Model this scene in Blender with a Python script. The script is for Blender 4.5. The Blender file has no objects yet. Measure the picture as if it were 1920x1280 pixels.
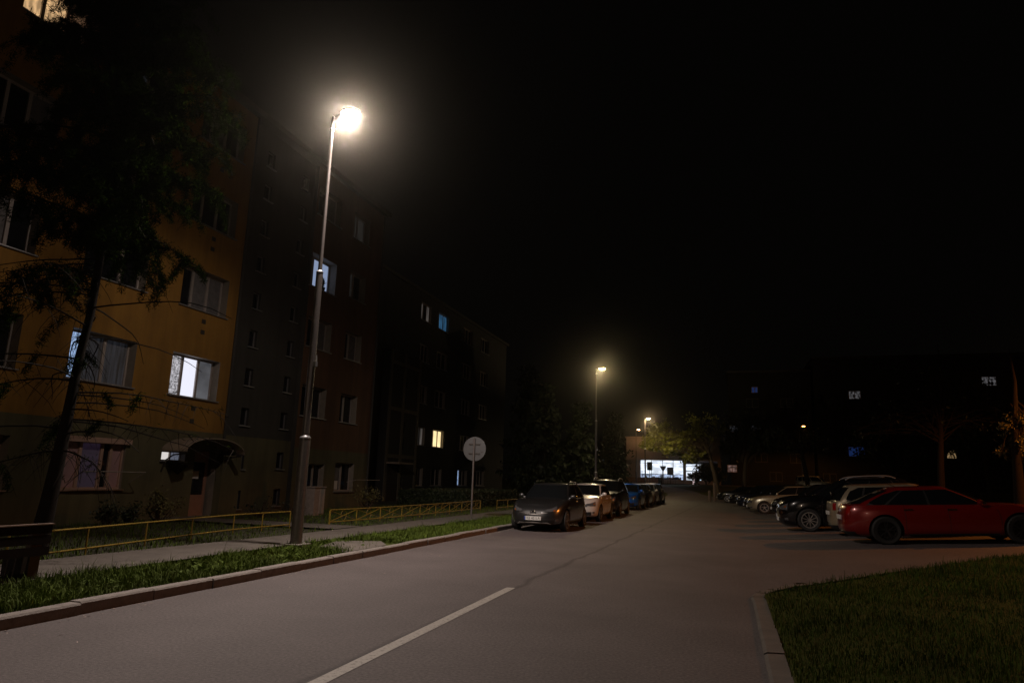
import bpy, bmesh, math, random
import numpy as np
from mathutils import Vector, Matrix
random.seed(7); rng = np.random.default_rng(7)
S = bpy.context.scene
C = S.collection
R = math.radians

# ------------------------------------------------------------------ helpers
class MB:
    """collects shapes and links them as ONE mesh object"""
    def __init__(s): s.v = []; s.f = []; s.m = []
    def add(s, vs, fs, mi=0):
        o = len(s.v); s.v += [tuple(map(float, v)) for v in vs]
        s.f += [tuple(o + i for i in f) for f in fs]; s.m += [mi] * len(fs)
        return s
    def box(s, lo, hi, mi=0):
        x0, y0, z0 = lo; x1, y1, z1 = hi
        return s.add([(x0,y0,z0),(x1,y0,z0),(x1,y1,z0),(x0,y1,z0),(x0,y0,z1),(x1,y0,z1),(x1,y1,z1),(x0,y1,z1)],
                     [(0,3,2,1),(4,5,6,7),(0,1,5,4),(1,2,6,5),(2,3,7,6),(3,0,4,7)], mi)
    def bar(s, p, q, w, h=None, mi=0):
        """box-section bar from p to q"""
        p = Vector(p); q = Vector(q); d = (q - p).normalized(); h = h or w
        up = Vector((0,0,1)) if abs(d.z) < .95 else Vector((1,0,0))
        a = d.cross(up).normalized() * (w/2); b = a.normalized().cross(d).normalized() * (h/2)
        vs = [p-a-b, p+a-b, p+a+b, p-a+b, q-a-b, q+a-b, q+a+b, q-a+b]
        return s.add(vs, [(0,1,2,3),(7,6,5,4),(0,4,5,1),(1,5,6,2),(2,6,7,3),(3,7,4,0)], mi)
    def tube(s, pts, rad, n=8, mi=0, caps=True, closed=False):
        pts = [Vector(p) for p in pts]; N = len(pts)
        if not hasattr(rad, '__len__'): rad = [rad] * N
        o = len(s.v); ref = None
        for i, p in enumerate(pts):
            if closed: d = pts[(i+1) % N] - pts[i-1]
            else: d = pts[min(i+1, N-1)] - pts[max(i-1, 0)]
            d.normalize()
            if ref is None: ref = d.orthogonal().normalized()
            a = (ref - d * ref.dot(d))
            a = a.normalized() if a.length > 1e-6 else d.orthogonal().normalized()
            ref = a; b = d.cross(a)
            for k in range(n):
                t = 2*math.pi*k/n
                s.v.append(tuple(p + (a*math.cos(t) + b*math.sin(t)) * rad[i]))
        M = N if closed else N-1
        for i in range(M):
            j = (i+1) % N
            for k in range(n):
                l = (k+1) % n
                s.f.append((o+i*n+k, o+i*n+l, o+j*n+l, o+j*n+k)); s.m.append(mi)
        if caps and not closed:
            s.f.append(tuple(o+k for k in range(n))[::-1]); s.m.append(mi)
            s.f.append(tuple(o+(N-1)*n+k for k in range(n))); s.m.append(mi)
        return s
    def lathe(s, prof, c=(0,0,0), n=24, axis='z', mi=0, closed=False):
        o = len(s.v); P = len(prof)
        for (r, h) in prof:
            for k in range(n):
                t = 2*math.pi*k/n; a, b = r*math.cos(t), r*math.sin(t)
                v = (a, b, h) if axis == 'z' else ((a, h, b) if axis == 'y' else (h, a, b))
                s.v.append((c[0]+v[0], c[1]+v[1], c[2]+v[2]))
        for i in range(P if closed else P-1):
            j = (i+1) % P
            for k in range(n):
                l = (k+1) % n
                s.f.append((o+i*n+k, o+i*n+l, o+j*n+l, o+j*n+k)); s.m.append(mi)
        return s
    def grid(s, P, mi=0, flip=False):
        """P: rows of points"""
        o = len(s.v); nr = len(P); nc = len(P[0])
        for r in P: s.v += [tuple(map(float, p)) for p in r]
        for i in range(nr-1):
            for j in range(nc-1):
                q = (o+i*nc+j, o+i*nc+j+1, o+(i+1)*nc+j+1, o+(i+1)*nc+j)
                s.f.append(q[::-1] if flip else q); s.m.append(mi)
        return s
    def build(s, name, mats, parent=None, org=None, smooth=False, merge=False, angle=40):
        if not isinstance(mats, (list, tuple)): mats = [mats]
        vs = s.v
        if org is not None: vs = [(a-org[0], b-org[1], c-org[2]) for a, b, c in vs]
        me = bpy.data.meshes.new(name); me.from_pydata(vs, [], s.f)
        for m in mats: me.materials.append(m)
        me.polygons.foreach_set('material_index', s.m)
        if merge:
            bm = bmesh.new(); bm.from_mesh(me)
            bmesh.ops.remove_doubles(bm, verts=bm.verts, dist=1e-4)
            bmesh.ops.dissolve_degenerate(bm, edges=bm.edges, dist=1e-5)
            bmesh.ops.recalc_face_normals(bm, faces=bm.faces)
            bm.to_mesh(me); bm.free()
        if smooth:
            me.polygons.foreach_set('use_smooth', [True]*len(me.polygons))
            me.set_sharp_from_angle(angle=R(angle))
        me.update()
        o = bpy.data.objects.new(name, me); C.objects.link(o)
        if parent: o.parent = parent
        elif org is not None: o.location = org
        return o

def tag(o, label=None, cat=None, group=None, kind=None):
    if label: o['label'] = label
    if cat: o['category'] = cat
    if group: o['group'] = group
    if kind: o['kind'] = kind
    return o
def empty(name, loc, label=None, cat=None, group=None, rot=(0,0,0)):
    o = bpy.data.objects.new(name, None); C.objects.link(o); o.location = loc; o.rotation_euler = rot
    o.empty_display_size = .2
    return tag(o, label, cat, group)
def np_mesh(name, V, F, mat, parent=None):
    """V (n,3), F (m,k) arrays"""
    me = bpy.data.meshes.new(name); k = F.shape[1]
    me.vertices.add(len(V)); me.vertices.foreach_set('co', V.astype(np.float32).ravel())
    me.loops.add(F.size); me.loops.foreach_set('vertex_index', F.astype(np.int32).ravel())
    me.polygons.add(len(F)); me.polygons.foreach_set('loop_start', np.arange(0, F.size, k, dtype=np.int32))
    me.update(calc_edges=True); me.validate()
    me.materials.append(mat)
    o = bpy.data.objects.new(name, me); C.objects.link(o)
    if parent: o.parent = parent
    return o

# ------------------------------------------------------------------ materials
def streak(m, amt=.28):
    nt = m.node_tree; b = nt.nodes['Principled BSDF']; src = b.inputs['Base Color'].links[0].from_socket
    tc = nt.nodes.new('ShaderNodeTexCoord'); mp = nt.nodes.new('ShaderNodeMapping'); mp.inputs['Scale'].default_value = (2.4,2.4,.16); n = nt.nodes.new('ShaderNodeTexNoise'); n.inputs['Scale'].default_value = 1; n.inputs['Detail'].default_value = 6; n.inputs['Roughness'].default_value = .7
    r = nt.nodes.new('ShaderNodeMapRange'); r.inputs[1].default_value = .35; r.inputs[2].default_value = .7; r.inputs[3].default_value = 1+amt*.4; r.inputs[4].default_value = 1-amt
    mx = nt.nodes.new('ShaderNodeMix'); mx.data_type = 'RGBA'; mx.blend_type = 'MULTIPLY'; mx.inputs[0].default_value = 1
    nt.links.new(tc.outputs['Object'], mp.inputs[0]); nt.links.new(mp.outputs[0], n.inputs['Vector']); nt.links.new(n.outputs['Fac'], r.inputs[0]); nt.links.new(src, mx.inputs[6]); nt.links.new(r.outputs[0], mx.inputs[7]); nt.links.new(mx.outputs[2], b.inputs['Base Color'])
def mat(name, col, rough=.6, metal=0, coat=0, spec=.5, noise=None, bump=None, emit=None, estr=0, trans=0):
    m = bpy.data.materials.new(name); m.use_nodes = True; nt = m.node_tree
    b = nt.nodes['Principled BSDF']
    b.inputs['Base Color'].default_value = (*col, 1); b.inputs['Roughness'].default_value = rough
    b.inputs['Metallic'].default_value = metal; b.inputs['Coat Weight'].default_value = coat
    b.inputs['Coat Roughness'].default_value = .04
    b.inputs['Specular IOR Level'].default_value = spec
    if trans: b.inputs['Transmission Weight'].default_value = trans
    if emit: b.inputs['Emission Color'].default_value = (*emit, 1); b.inputs['Emission Strength'].default_value = estr
    tc = nt.nodes.new('ShaderNodeTexCoord')
    if noise:   # (scale, amount, detail)
        n = nt.nodes.new('ShaderNodeTexNoise'); n.inputs['Scale'].default_value = noise[0]; n.inputs['Detail'].default_value = noise[2] if len(noise) > 2 else 4
        n.inputs['Roughness'].default_value = .65
        nt.links.new(tc.outputs['Object'], n.inputs['Vector'])
        r = nt.nodes.new('ShaderNodeMapRange'); r.inputs[1].default_value = .25; r.inputs[2].default_value = .75
        r.inputs[3].default_value = 1-noise[1]; r.inputs[4].default_value = 1+noise[1]
        nt.links.new(n.outputs['Fac'], r.inputs[0])
        mx = nt.nodes.new('ShaderNodeMix'); mx.data_type = 'RGBA'; mx.blend_type = 'MULTIPLY'; mx.inputs[0].default_value = 1
        mx.inputs[6].default_value = (*col, 1); nt.links.new(r.outputs[0], mx.inputs[7])
        nt.links.new(mx.outputs[2], b.inputs['Base Color'])
    if bump:    # (scale, strength)
        n2 = nt.nodes.new('ShaderNodeTexNoise'); n2.inputs['Scale'].default_value = bump[0]; n2.inputs['Detail'].default_value = 5
        nt.links.new(tc.outputs['Object'], n2.inputs['Vector'])
        bp = nt.nodes.new('ShaderNodeBump'); bp.inputs['Strength'].default_value = bump[1]; bp.inputs['Distance'].default_value = .02
        nt.links.new(n2.outputs['Fac'], bp.inputs['Height']); nt.links.new(bp.outputs[0], b.inputs['Normal'])
    return m
def emat(name, col, st, noise=None):
    """a lit pane or lamp: emission, optionally broken up by a curtain-like pattern"""
    m = mat(name, (.1,.1,.1), .3)
    nt = m.node_tree; b = nt.nodes['Principled BSDF']
    b.inputs['Emission Color'].default_value = (*col, 1); b.inputs['Emission Strength'].default_value = st
    if noise:
        tc = nt.nodes.new('ShaderNodeTexCoord'); mp = nt.nodes.new('ShaderNodeMapping'); mp.inputs['Scale'].default_value = noise[0]
        n = nt.nodes.new('ShaderNodeTexNoise'); n.inputs['Scale'].default_value = 1; n.inputs['Detail'].default_value = 3; n.inputs['Distortion'].default_value = noise[3] if len(noise) > 3 else 0
        r = nt.nodes.new('ShaderNodeMapRange'); r.inputs[1].default_value = .38; r.inputs[2].default_value = .62; r.inputs[3].default_value = noise[1]*st; r.inputs[4].default_value = noise[2]*st
        nt.links.new(tc.outputs['Object'], mp.inputs[0]); nt.links.new(mp.outputs[0], n.inputs['Vector']); nt.links.new(n.outputs['Fac'], r.inputs[0]); nt.links.new(r.outputs[0], b.inputs['Emission Strength'])
    return m

M = {}
M['concrete'] = mat('concrete', (.19,.168,.155), .85, noise=(9,.25), bump=(60,.4))
M['paving'] = mat('paving', (.10,.087,.076), .9, noise=(3,.3,8), bump=(80,.3))
M['soil'] = mat('soil', (.035,.035,.018), .95, noise=(2,.4,6), bump=(20,.8))
M['turf'] = mat('turf', (.045,.055,.012), .95, noise=(2,.4,6), bump=(30,.8), spec=.1)
M['bark_dark'] = mat('dark_bark', (.013,.010,.008), .95, noise=(14,.4), spec=.15)
M['grass'] = mat('grass_blade', (.070,.106,.015), .75, noise=(1.3,.55,5), spec=.12)
M['grass_dark'] = mat('grass_blade_dark', (.045,.070,.008), .8, noise=(1.1,.55,5), spec=.08)  # darker copy of the blade green, for the island
M['larch'] = mat('larch_needles', (.010,.020,.002), .9, noise=(.8,.4), spec=0)
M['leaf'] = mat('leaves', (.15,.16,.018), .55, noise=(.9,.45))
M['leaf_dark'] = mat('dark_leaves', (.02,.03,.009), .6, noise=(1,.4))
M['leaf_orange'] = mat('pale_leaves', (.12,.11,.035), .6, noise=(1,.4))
M['bark'] = mat('bark', (.075,.055,.04), .9, noise=(14,.4), bump=(30,.9))
M['galv'] = mat('galvanised_steel', (.33,.33,.34), .45, metal=.55, noise=(25,.2))
M['pole'] = mat('painted_pole', (.13,.115,.11), .42, metal=.3, noise=(20,.18))
M['sign_back'] = mat('sign_back', (.09,.09,.093), .5, metal=.3, noise=(8,.12))
M['yellow'] = mat('yellow_paint', (.27,.185,.025), .5, noise=(7,.3))
M['black'] = mat('black_plastic', (.012,.012,.013), .5)
M['rubber'] = mat('rubber', (.012,.012,.012), .75)
M['chrome'] = mat('chrome', (.6,.6,.62), .12, metal=1)
M['alloy'] = mat('alloy', (.42,.40,.38), .3, metal=.8)
M['dark_alloy'] = mat('dark_alloy', (.03,.03,.032), .35, metal=.6)
M['glass'] = mat('dark_glass', (.006,.007,.008), .03, spec=.6)
M['glass_pane'] = mat('window_glass', (.012,.012,.014), .06, spec=.6, noise=(2.2,.5))
M['lens_glass'] = mat('headlight_glass', (.10,.10,.105), .08, metal=.3, spec=.8, coat=1)
M['red_lens'] = mat('red_lens', (.25,.008,.006), .15, coat=1)
M['amber'] = mat('amber_lens', (.22,.06,.012), .15, coat=1)
M['plate'] = mat('plate_white', (.62,.62,.6), .5)
M['plate_text'] = mat('plate_ink', (.01,.01,.01), .6)
M['plate_blue'] = mat('plate_blue', (.02,.05,.25), .5)
M['ochre'] = mat('ochre_render', (.285,.14,.022), .9, noise=(.7,.22,6), bump=(90,.35))
M['olive'] = mat('olive_plinth', (.115,.098,.05), .9, noise=(.8,.25,6), bump=(90,.35))
M['brown'] = mat('brown_render', (.13,.065,.032), .9, noise=(.7,.2,6), bump=(90,.35))
M['darkgrey'] = mat('grey_render', (.05,.045,.038), .9, noise=(.8,.2,6), bump=(90,.35))
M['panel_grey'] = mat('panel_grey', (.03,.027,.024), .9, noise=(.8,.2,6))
M['panel_light'] = mat('panel_light', (.10,.085,.06), .9, noise=(1.5,.2,6))
for k_ in ('ochre','olive','brown','darkgrey','panel_grey'): streak(M[k_])
M['reveal'] = mat('window_reveal', (.22,.185,.15), .85, noise=(5,.15))
M['frame'] = mat('window_frame', (.34,.29,.26), .5, noise=(6,.12))
M['frame_pink'] = mat('pink_tinted_frame', (.40,.25,.19), .6, noise=(8,.2))  # pinker frame colour, with the tint of the sodium light put in
M['blind'] = mat('roller_blind', (.42,.25,.25), .7, noise=(3,.15))
M['curtain'] = mat('curtain', (.14,.13,.13), .9, noise=(6,.3))
M['canopy'] = mat('canopy_sheet', (.26,.20,.15), .55, noise=(5,.25))
M['metal_dark'] = mat('dark_steel', (.05,.04,.035), .55, metal=.3)
M['doorm'] = mat('door_paint', (.36,.19,.13), .55, noise=(6,.15))
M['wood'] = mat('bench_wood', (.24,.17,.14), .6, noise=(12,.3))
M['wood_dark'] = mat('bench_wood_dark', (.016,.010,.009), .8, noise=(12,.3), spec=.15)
M['cabinet'] = mat('cabinet', (.27,.215,.19), .7, noise=(6,.2))
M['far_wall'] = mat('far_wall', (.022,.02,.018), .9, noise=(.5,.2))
M['shop_wall'] = mat('shop_wall', (.34,.28,.28), .85, noise=(.6,.2,5))
M['brick'] = mat('brick_wall', (.30,.17,.12), .9, noise=(3,.3,6))
M['lens_white'] = emat('lamp_lens_white', (1,.93,.80), 30)
M['lens_yellow'] = emat('lamp_lens_yellow', (1,.74,.24), 45)
M['lens_orange'] = emat('lamp_lens_orange', (1,.62,.28), 45)
M['lens_sodium'] = emat('lamp_lens_sodium', (1,.42,.08), 40)
M['lens_small'] = emat('lamp_lens_small', (1,.62,.3), 60)

def road_material():
    m = mat('asphalt', (.1,.09,.085), .78); nt = m.node_tree; b = nt.nodes['Principled BSDF']; N = nt.nodes.new; L = nt.links.new
    b.inputs['Specular IOR Level'].default_value = .4
    g = N('ShaderNodeNewGeometry'); sp = N('ShaderNodeSeparateXYZ'); L(g.outputs['Position'], sp.inputs[0])
    n1 = N('ShaderNodeTexNoise'); n1.inputs['Scale'].default_value = .55; n1.inputs['Detail'].default_value = 7; n1.inputs['Roughness'].default_value = .6
    n2 = N('ShaderNodeTexNoise'); n2.inputs['Scale'].default_value = 34; n2.inputs['Detail'].default_value = 3
    n3 = N('ShaderNodeTexVoronoi'); n3.inputs['Scale'].default_value = 160
    nw = N('ShaderNodeTexNoise'); nw.inputs['Scale'].default_value = .8; nw.inputs['Detail'].default_value = 6
    for n in (n1, n2, n3, nw): L(g.outputs['Position'], n.inputs['Vector'])
    r1 = N('ShaderNodeMapRange'); r1.inputs[1].default_value = .3; r1.inputs[2].default_value = .7; r1.inputs[3].default_value = .80; r1.inputs[4].default_value = 1.16; L(n1.outputs['Fac'], r1.inputs[0])
    r2 = N('ShaderNodeMapRange'); r2.inputs[1].default_value = .3; r2.inputs[2].default_value = .7; r2.inputs[3].default_value = .68; r2.inputs[4].default_value = 1.32; L(n2.outputs['Fac'], r2.inputs[0])
    r3 = N('ShaderNodeMapRange'); r3.inputs[1].default_value = 0; r3.inputs[2].default_value = .7; r3.inputs[3].default_value = 1.2; r3.inputs[4].default_value = .85; L(n3.outputs['Distance'], r3.inputs[0])
    def math_(op, a, bb):
        k = N('ShaderNodeMath'); k.operation = op
        for i, q in enumerate((a, bb)):
            if isinstance(q, (int, float)): k.inputs[i].default_value = q
            else: L(q, k.inputs[i])
        return k.outputs[0]
    tot = math_('MULTIPLY', math_('MULTIPLY', r1.outputs[0], r2.outputs[0]), r3.outputs[0])
    # asphalt joint running along the road a little left of its middle
    wob = math_('MULTIPLY', math_('SUBTRACT', nw.outputs['Fac'], .5), .34)
    dx = math_('ABSOLUTE', math_('ADD', math_('ADD', sp.outputs['X'], math_('MULTIPLY', sp.outputs['Y'], -.018)), math_('ADD', 3.2, wob)), 0)
    j = N('ShaderNodeMapRange'); j.inputs[1].default_value = .012; j.inputs[2].default_value = .075; j.inputs[3].default_value = .52; j.inputs[4].default_value = 1; L(dx, j.inputs[0])
    tot = math_('MULTIPLY', tot, j.outputs[0])
    mx = N('ShaderNodeMix'); mx.data_type = 'RGBA'; mx.blend_type = 'MULTIPLY'; mx.inputs[0].default_value = 1; mx.inputs[6].default_value = (.098,.083,.084,1)
    L(tot, mx.inputs[7]); L(mx.outputs[2], b.inputs['Base Color'])
    bp = N('ShaderNodeBump'); bp.inputs['Strength'].default_value = .5; bp.inputs['Distance'].default_value = .006; L(n3.outputs['Distance'], bp.inputs['Height']); L(bp.outputs[0], b.inputs['Normal'])
    return m
M['road'] = road_material()
def line_material():
    m = mat('road_paint', (.5,.47,.43), .7); nt = m.node_tree; b = nt.nodes['Principled BSDF']; N = nt.nodes.new; L = nt.links.new
    g = N('ShaderNodeNewGeometry')
    n = N('ShaderNodeTexNoise'); n.inputs['Scale'].default_value = 22; n.inputs['Detail'].default_value = 8; n.inputs['Roughness'].default_value = .75; L(g.outputs['Position'], n.inputs['Vector'])
    cr = N('ShaderNodeMapRange'); cr.inputs[1].default_value = .36; cr.inputs[2].default_value = .5; L(n.outputs['Fac'], cr.inputs[0])
    mx = N('ShaderNodeMix'); mx.data_type = 'RGBA'; mx.inputs[6].default_value = (.13,.12,.11,1); mx.inputs[7].default_value = (.33,.31,.285,1); L(cr.outputs[0], mx.inputs[0]); L(mx.outputs[2], b.inputs['Base Color'])
    return m
M['line'] = line_material()

# ------------------------------------------------------------------ terrain
def sm(a, b, x):
    t = min(1, max(0, (x-a)/(b-a))); return t*t*(3-2*t)
def T(x, y):
    """ground height: the parking side climbs to the right, the far end climbs to the cross street"""
    side = .06 * max(0, min(x, 14) - .5) * (1 - sm(62, 85, y)) * sm(-4, 6, y)
    return side + 1.45 * sm(72, 110, y)

def sheet(name, xs, ys, m, dz, inside=None, kind='structure'):
    mb = MB(); idx = {}
    for i in range(len(xs)-1):
        for j in range(len(ys)-1):
            cx, cy = (xs[i]+xs[i+1])/2, (ys[j]+ys[j+1])/2
            if inside and not inside(cx, cy): continue
            q = []
            for a, b in ((i,j),(i+1,j),(i+1,j+1),(i,j+1)):
                if (a,b) not in idx:
                    idx[(a,b)] = len(mb.v); mb.v.append((xs[a], ys[b], T(xs[a], ys[b]) + dz))
                q.append(idx[(a,b)])
            mb.f.append(tuple(q)); mb.m.append(0)
    o = mb.build(name, m, smooth=True); return tag(o, kind=kind)
def lin(a, b, n): return [a + (b-a)*i/n for i in range(n+1)]
ground = sheet('ground', lin(-260,-17,20)+lin(-16,40,56)[0:]+lin(44,260,20), lin(-150,-10,10)+lin(-8,130,69)+lin(140,420,20), M['turf'], -.035)
def isl_in(x, y):   # right-hand grass island outline
    return x > .42 and y < 11.0 + (x-.42)*1.25 - .03*(x-.42)**2 - .35*max(0, 1.2-x)**2
ys_r = lin(-40, 0, 10) + lin(1, 78, 77)
road = sheet('road', [-6.62,-6,-5,-4,-3,-2,-1,-.2,.4], lin(-40,76,116), M['road'], 0)
lot = sheet('parking_lot', [.4]+lin(1,15,28), lin(6,74,136), M['road'], 0, inside=lambda x, y: not isl_in(x-.0, y-.35))
# road going on past the car park, swinging left up to the cross street
mb = MB(); rows = []
for i in range(13):
    y = 76 + i*3.0; t = i/12
    rx = .4 - 3.4*sm(76,86,y) - 7.0*sm(84,108,y); lx = -6.62 - 8.5*sm(82,108,y)
    rows.append([(lx+(rx-lx)*k/4, y, T(lx, y)+.004) for k in range(5)])
tag(mb.grid(rows).build('side_road', M['road'], smooth=True), kind='structure')
tag(MB().box((-60,110.2,1.3),(60,111.4,1.56)).build('far_pavement', M['paving']), kind='structure')
# centre line: one long dash (continued behind the camera)
mb = MB()
mb.add([(-3.06,4.2,.004),(-2.93,4.2,.004),(-2.985,9.95,.004),(-3.115,9.95,.004)], [(0,1,2,3)])
mb.add([(-2.99,-8,.004),(-2.86,-8,.004),(-2.9,-1.5,.004),(-3.03,-1.5,.004)], [(0,1,2,3)])
tag(mb.build('centre_line', M['line']), kind='structure')
# faint bay lines on the car park
mb = MB()
for y in (22.3,24.95,27.6,30.3,33.0,35.8):
    pts = lin(1.6, 6.4, 8)
    mb.grid([[(x, y, T(x,y)+.005) for x in pts],[(x, y+.09, T(x,y)+.005) for x in pts]], flip=True)
tag(mb.build('bay_line', M['line']), kind='structure')
# kerb, verge, pavement, lawn on the left
mb = MB(); y = -20
while y < 76:
    w = .012*math.sin(y*1.7); h = .125 + .006*math.sin(y*2.3)
    a, b, yy = -6.78+w, -6.62+w, y+.988
    mb.add([(a,y,-.05),(b,y,-.05),(b,yy,-.05),(a,yy,-.05),(a,y,h),(b-.02,y,h),(b,y,h-.02),(b-.02,yy,h),(b,yy,h-.02),(a,yy,h)],
           [(4,5,7,9),(5,6,8,7),(6,1,2,8),(0,4,9,3),(0,1,6,5,4),(2,3,9,7,8)])
    y += 1.0
tag(mb.build('kerb', M['concrete']), kind='structure')
def flat(name, x0, x1, y0, y1, z, m, n=24):
    mb = MB(); mb.grid([[(x0+(x1-x0)*i/3, y0+(y1-y0)*j/n, z + .015*math.sin(3*(x0+i)+1.3*j)) for i in range(4)] for j in range(n+1)], flip=True)
    return tag(mb.build(name, m, smooth=True), kind='structure')
flat('verge', -8.42, -6.78, -20, 76, .085, M['turf'])
mb = MB().grid([[(x, y, .125) for x in (-10.05 + .3*sm(8,16,y), -8.42)] for y in lin(-20, 90, 110)], flip=True)
tag(mb.build('pavement', M['paving']), kind='structure')
mb = MB().grid([[(x, y, .118) for x in (-19.4,-9.9)] for y in lin(16.4,17.75,2)], flip=True)
tag(mb.build('path', M['paving']), kind='structure')
flat('lawn', -19.4, -9.75, -20, 76, .07, M['soil'])
# worn concrete pad in the verge beside the lamp
tag(MB().add([(-8.1,13.55,.128),(-7.75,12.25,.128),(-6.8,11.7,.130),(-6.8,13.3,.130),(-7.3,14.0,.128)], [(0,1,2,3,4)]).build('concrete_pad', M['paving']), kind='structure')
# right island
rows = []
for x in [.44,.7,1.0]+lin(1.5,16,29):
    ye = 11.0 + (x-.42)*1.25 - .03*(x-.42)**2 - .35*max(0, 1.2-x)**2 - .05
    rows.append([(x, -6+(ye+6)*j/30, T(x, -6+(ye+6)*j/30)+.045+.02*math.sin(1.3*x+.7*j)) for j in range(31)])
tag(MB().grid(rows).build('island', M['turf'], smooth=True), kind='structure')
def kerb_path():
    P = [(.42,y) for y in lin(-6,10.2,16)] + [(.40,10.6),(.46,10.95),(.62,11.3),(.92,11.75)]
    for x in lin(1.3,7.5,12): P.append((x, 11.0+(x-.42)*1.25-.03*(x-.42)**2-.35*max(0,1.2-x)**2))
    return P
kp = kerb_path(); mb = MB(); rows = []
for i, (x, y) in enumerate(kp):
    a = kp[max(0,i-1)]; b = kp[min(len(kp)-1,i+1)]; d = Vector((b[0]-a[0], b[1]-a[1])).normalized(); nx, ny = -d.y, d.x
    w = .15; zt = T(x,y)
    rows.append([(x+nx*w, y+ny*w, zt-.03), (x+nx*w, y+ny*w, zt+.03), (x+nx*(w-.03), y+ny*(w-.03), zt+.045), (x-nx*.03, y-ny*.03, zt+.05)])
for i in range(len(rows)-1):   # one stone at a time, with open joints
    g = random.uniform(.006,.014); dz = random.uniform(-.006,.006)
    A = [Vector(p) for p in rows[i]]; B_ = [Vector(p) for p in rows[i+1]]
    L_ = max(.05, (A[2]-B_[2]).length)
    mb.grid([[a.lerp(b, g/L_)+Vector((0,0,dz)) for a, b in zip(A, B_)],[a.lerp(b, 1-g/L_)+Vector((0,0,dz)) for a, b in zip(A, B_)]])
tag(mb.build('island_kerb', M['paving']), kind='structure')

# ------------------------------------------------------------------ grass (nobody could count the blades)
def blades(name, pts, hmin, hmax, wid, material, label=None):
    n = len(pts); P = np.array(pts); a = rng.uniform(0, 2*np.pi, n); ln = rng.uniform(.15, .75, n)
    cl = .5 + .5*np.sin(P[:,0]*2.1+1.7*np.sin(P[:,1]*1.3))*np.cos(P[:,1]*1.9+P[:,0])
    h = (hmin + (hmax-hmin)*rng.random(n)**2) * (.6 + .8*cl)
    tall = rng.random(n) < .015; h[tall] *= 1.9
    w = wid * rng.uniform(.7, 1.4, n); b = a + rng.uniform(-.6, .6, n)
    dx, dy = np.cos(a), np.sin(a)
    V = np.zeros((n, 5, 3)); base = P
    V[:,0] = base + np.stack([-dy*w, dx*w, 0*w], 1)/2; V[:,1] = base + np.stack([dy*w, -dx*w, 0*w], 1)/2
    mid = base + np.stack([np.cos(b)*h*ln*.3, np.sin(b)*h*ln*.3, h*.6], 1)
    V[:,2] = mid + np.stack([dy*w, -dx*w, 0*w], 1)*.4; V[:,3] = mid + np.stack([-dy*w, dx*w, 0*w], 1)*.4
    V[:,4] = base + np.stack([np.cos(b)*h*ln, np.sin(b)*h*ln, h*(1-.25*ln)], 1)
    o = np.arange(n)[:,None]*5
    F = np.concatenate([o+np.array([[0,1,2]]), o+np.array([[0,2,3]]), o+np.array([[3,2,4]])])
    ob = np_mesh(name, V.reshape(-1,3), F, material)
    return tag(ob, label, 'grass', kind='stuff')
pts = []
def scatter(n, x0, x1, y0, y1, z, ok=None, power=1.6):
    out = []
    while len(out) < n:
        x = random.uniform(x0, x1); y = y0 + (y1-y0)*random.random()**power
        if ok and not ok(x, y): continue
        out.append((x, y, z(x,y) if callable(z) else z))
    return out
def verge_ok(x, y):
    if 12.0 < y < 14.0 and x > -7.95 + .25*math.sin(9*y) and y > 11.85 + (-6.8-x)*.6: return random.random() < .06
    edge = -8.35 + .12*math.sin(y*2.3) + .08*math.sin(y*7)
    return x > edge + random.uniform(-.12,.05) and x < -6.79 + random.uniform(-.02,.02)
blades('verge_grass', scatter(85000, -8.6, -6.74, 3.2, 60, .085, verge_ok, 2.0), .04, .17, .008, M['grass'], 'bright green unmown grass between kerb and pavement')
blades('lawn_grass', scatter(20000, -15.9, -9.8, 6, 45, .07, lambda x, y: not (16.35 < y < 17.8) and x < -9.95+.3*sm(8,16,y), 1.5), .05, .16, .014, M['grass'], 'dim grass strip between pavement and apartment block')
blades('island_grass', scatter(170000, .44, 13, 4.8, 26, lambda x, y: T(x,y)+.05, lambda x, y: isl_in(x-.02+random.uniform(-.06,.05), y+random.uniform(-.1,.1)), 1.25), .03, .105, .007, M['grass_dark'], 'dark unmown grass inside the curved kerb')
# broad leaves among the verge grass
pts = np.array(scatter(900, -8.3, -6.85, 4, 16, .09, verge_ok, 1.4))
def leaf_quads(P, size, asp=.45):
    n = len(P); u = rng.normal(size=(n,3)); u /= np.linalg.norm(u,axis=1)[:,None]; w = rng.normal(size=(n,3)); w -= u*(u*w).sum(1)[:,None]; w /= np.linalg.norm(w,axis=1)[:,None]
    s = size*rng.uniform(.55,1.35,n)[:,None]
    V = np.stack([P-u*s, P+w*s*asp, P+u*s, P-w*s*asp], 1).reshape(-1,3)
    return V, np.arange(n*4).reshape(-1,4)
V, F = leaf_quads(pts + np.array([0,0,.05]), .055); tag(np_mesh('verge_weeds', V, F, M['grass']), 'low broad leaved weeds in the verge grass', 'weeds', kind='stuff')
# dead leaves and grit along the gutter
pts = np.array([(random.gauss(-6.5,.07) if random.random()<.7 else random.uniform(-6.55,-5.2), random.uniform(4.5,22)) for _ in range(260)])
V, F = leaf_quads(np.column_stack([pts, np.full(len(pts), .012)]), .022); V[:,2] = np.maximum(V[:,2]*.35, .005)
tag(np_mesh('gutter_litter', V, F, M['wood']), 'dry leaf litter scattered along the gutter', 'litter', kind='stuff')

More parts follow.
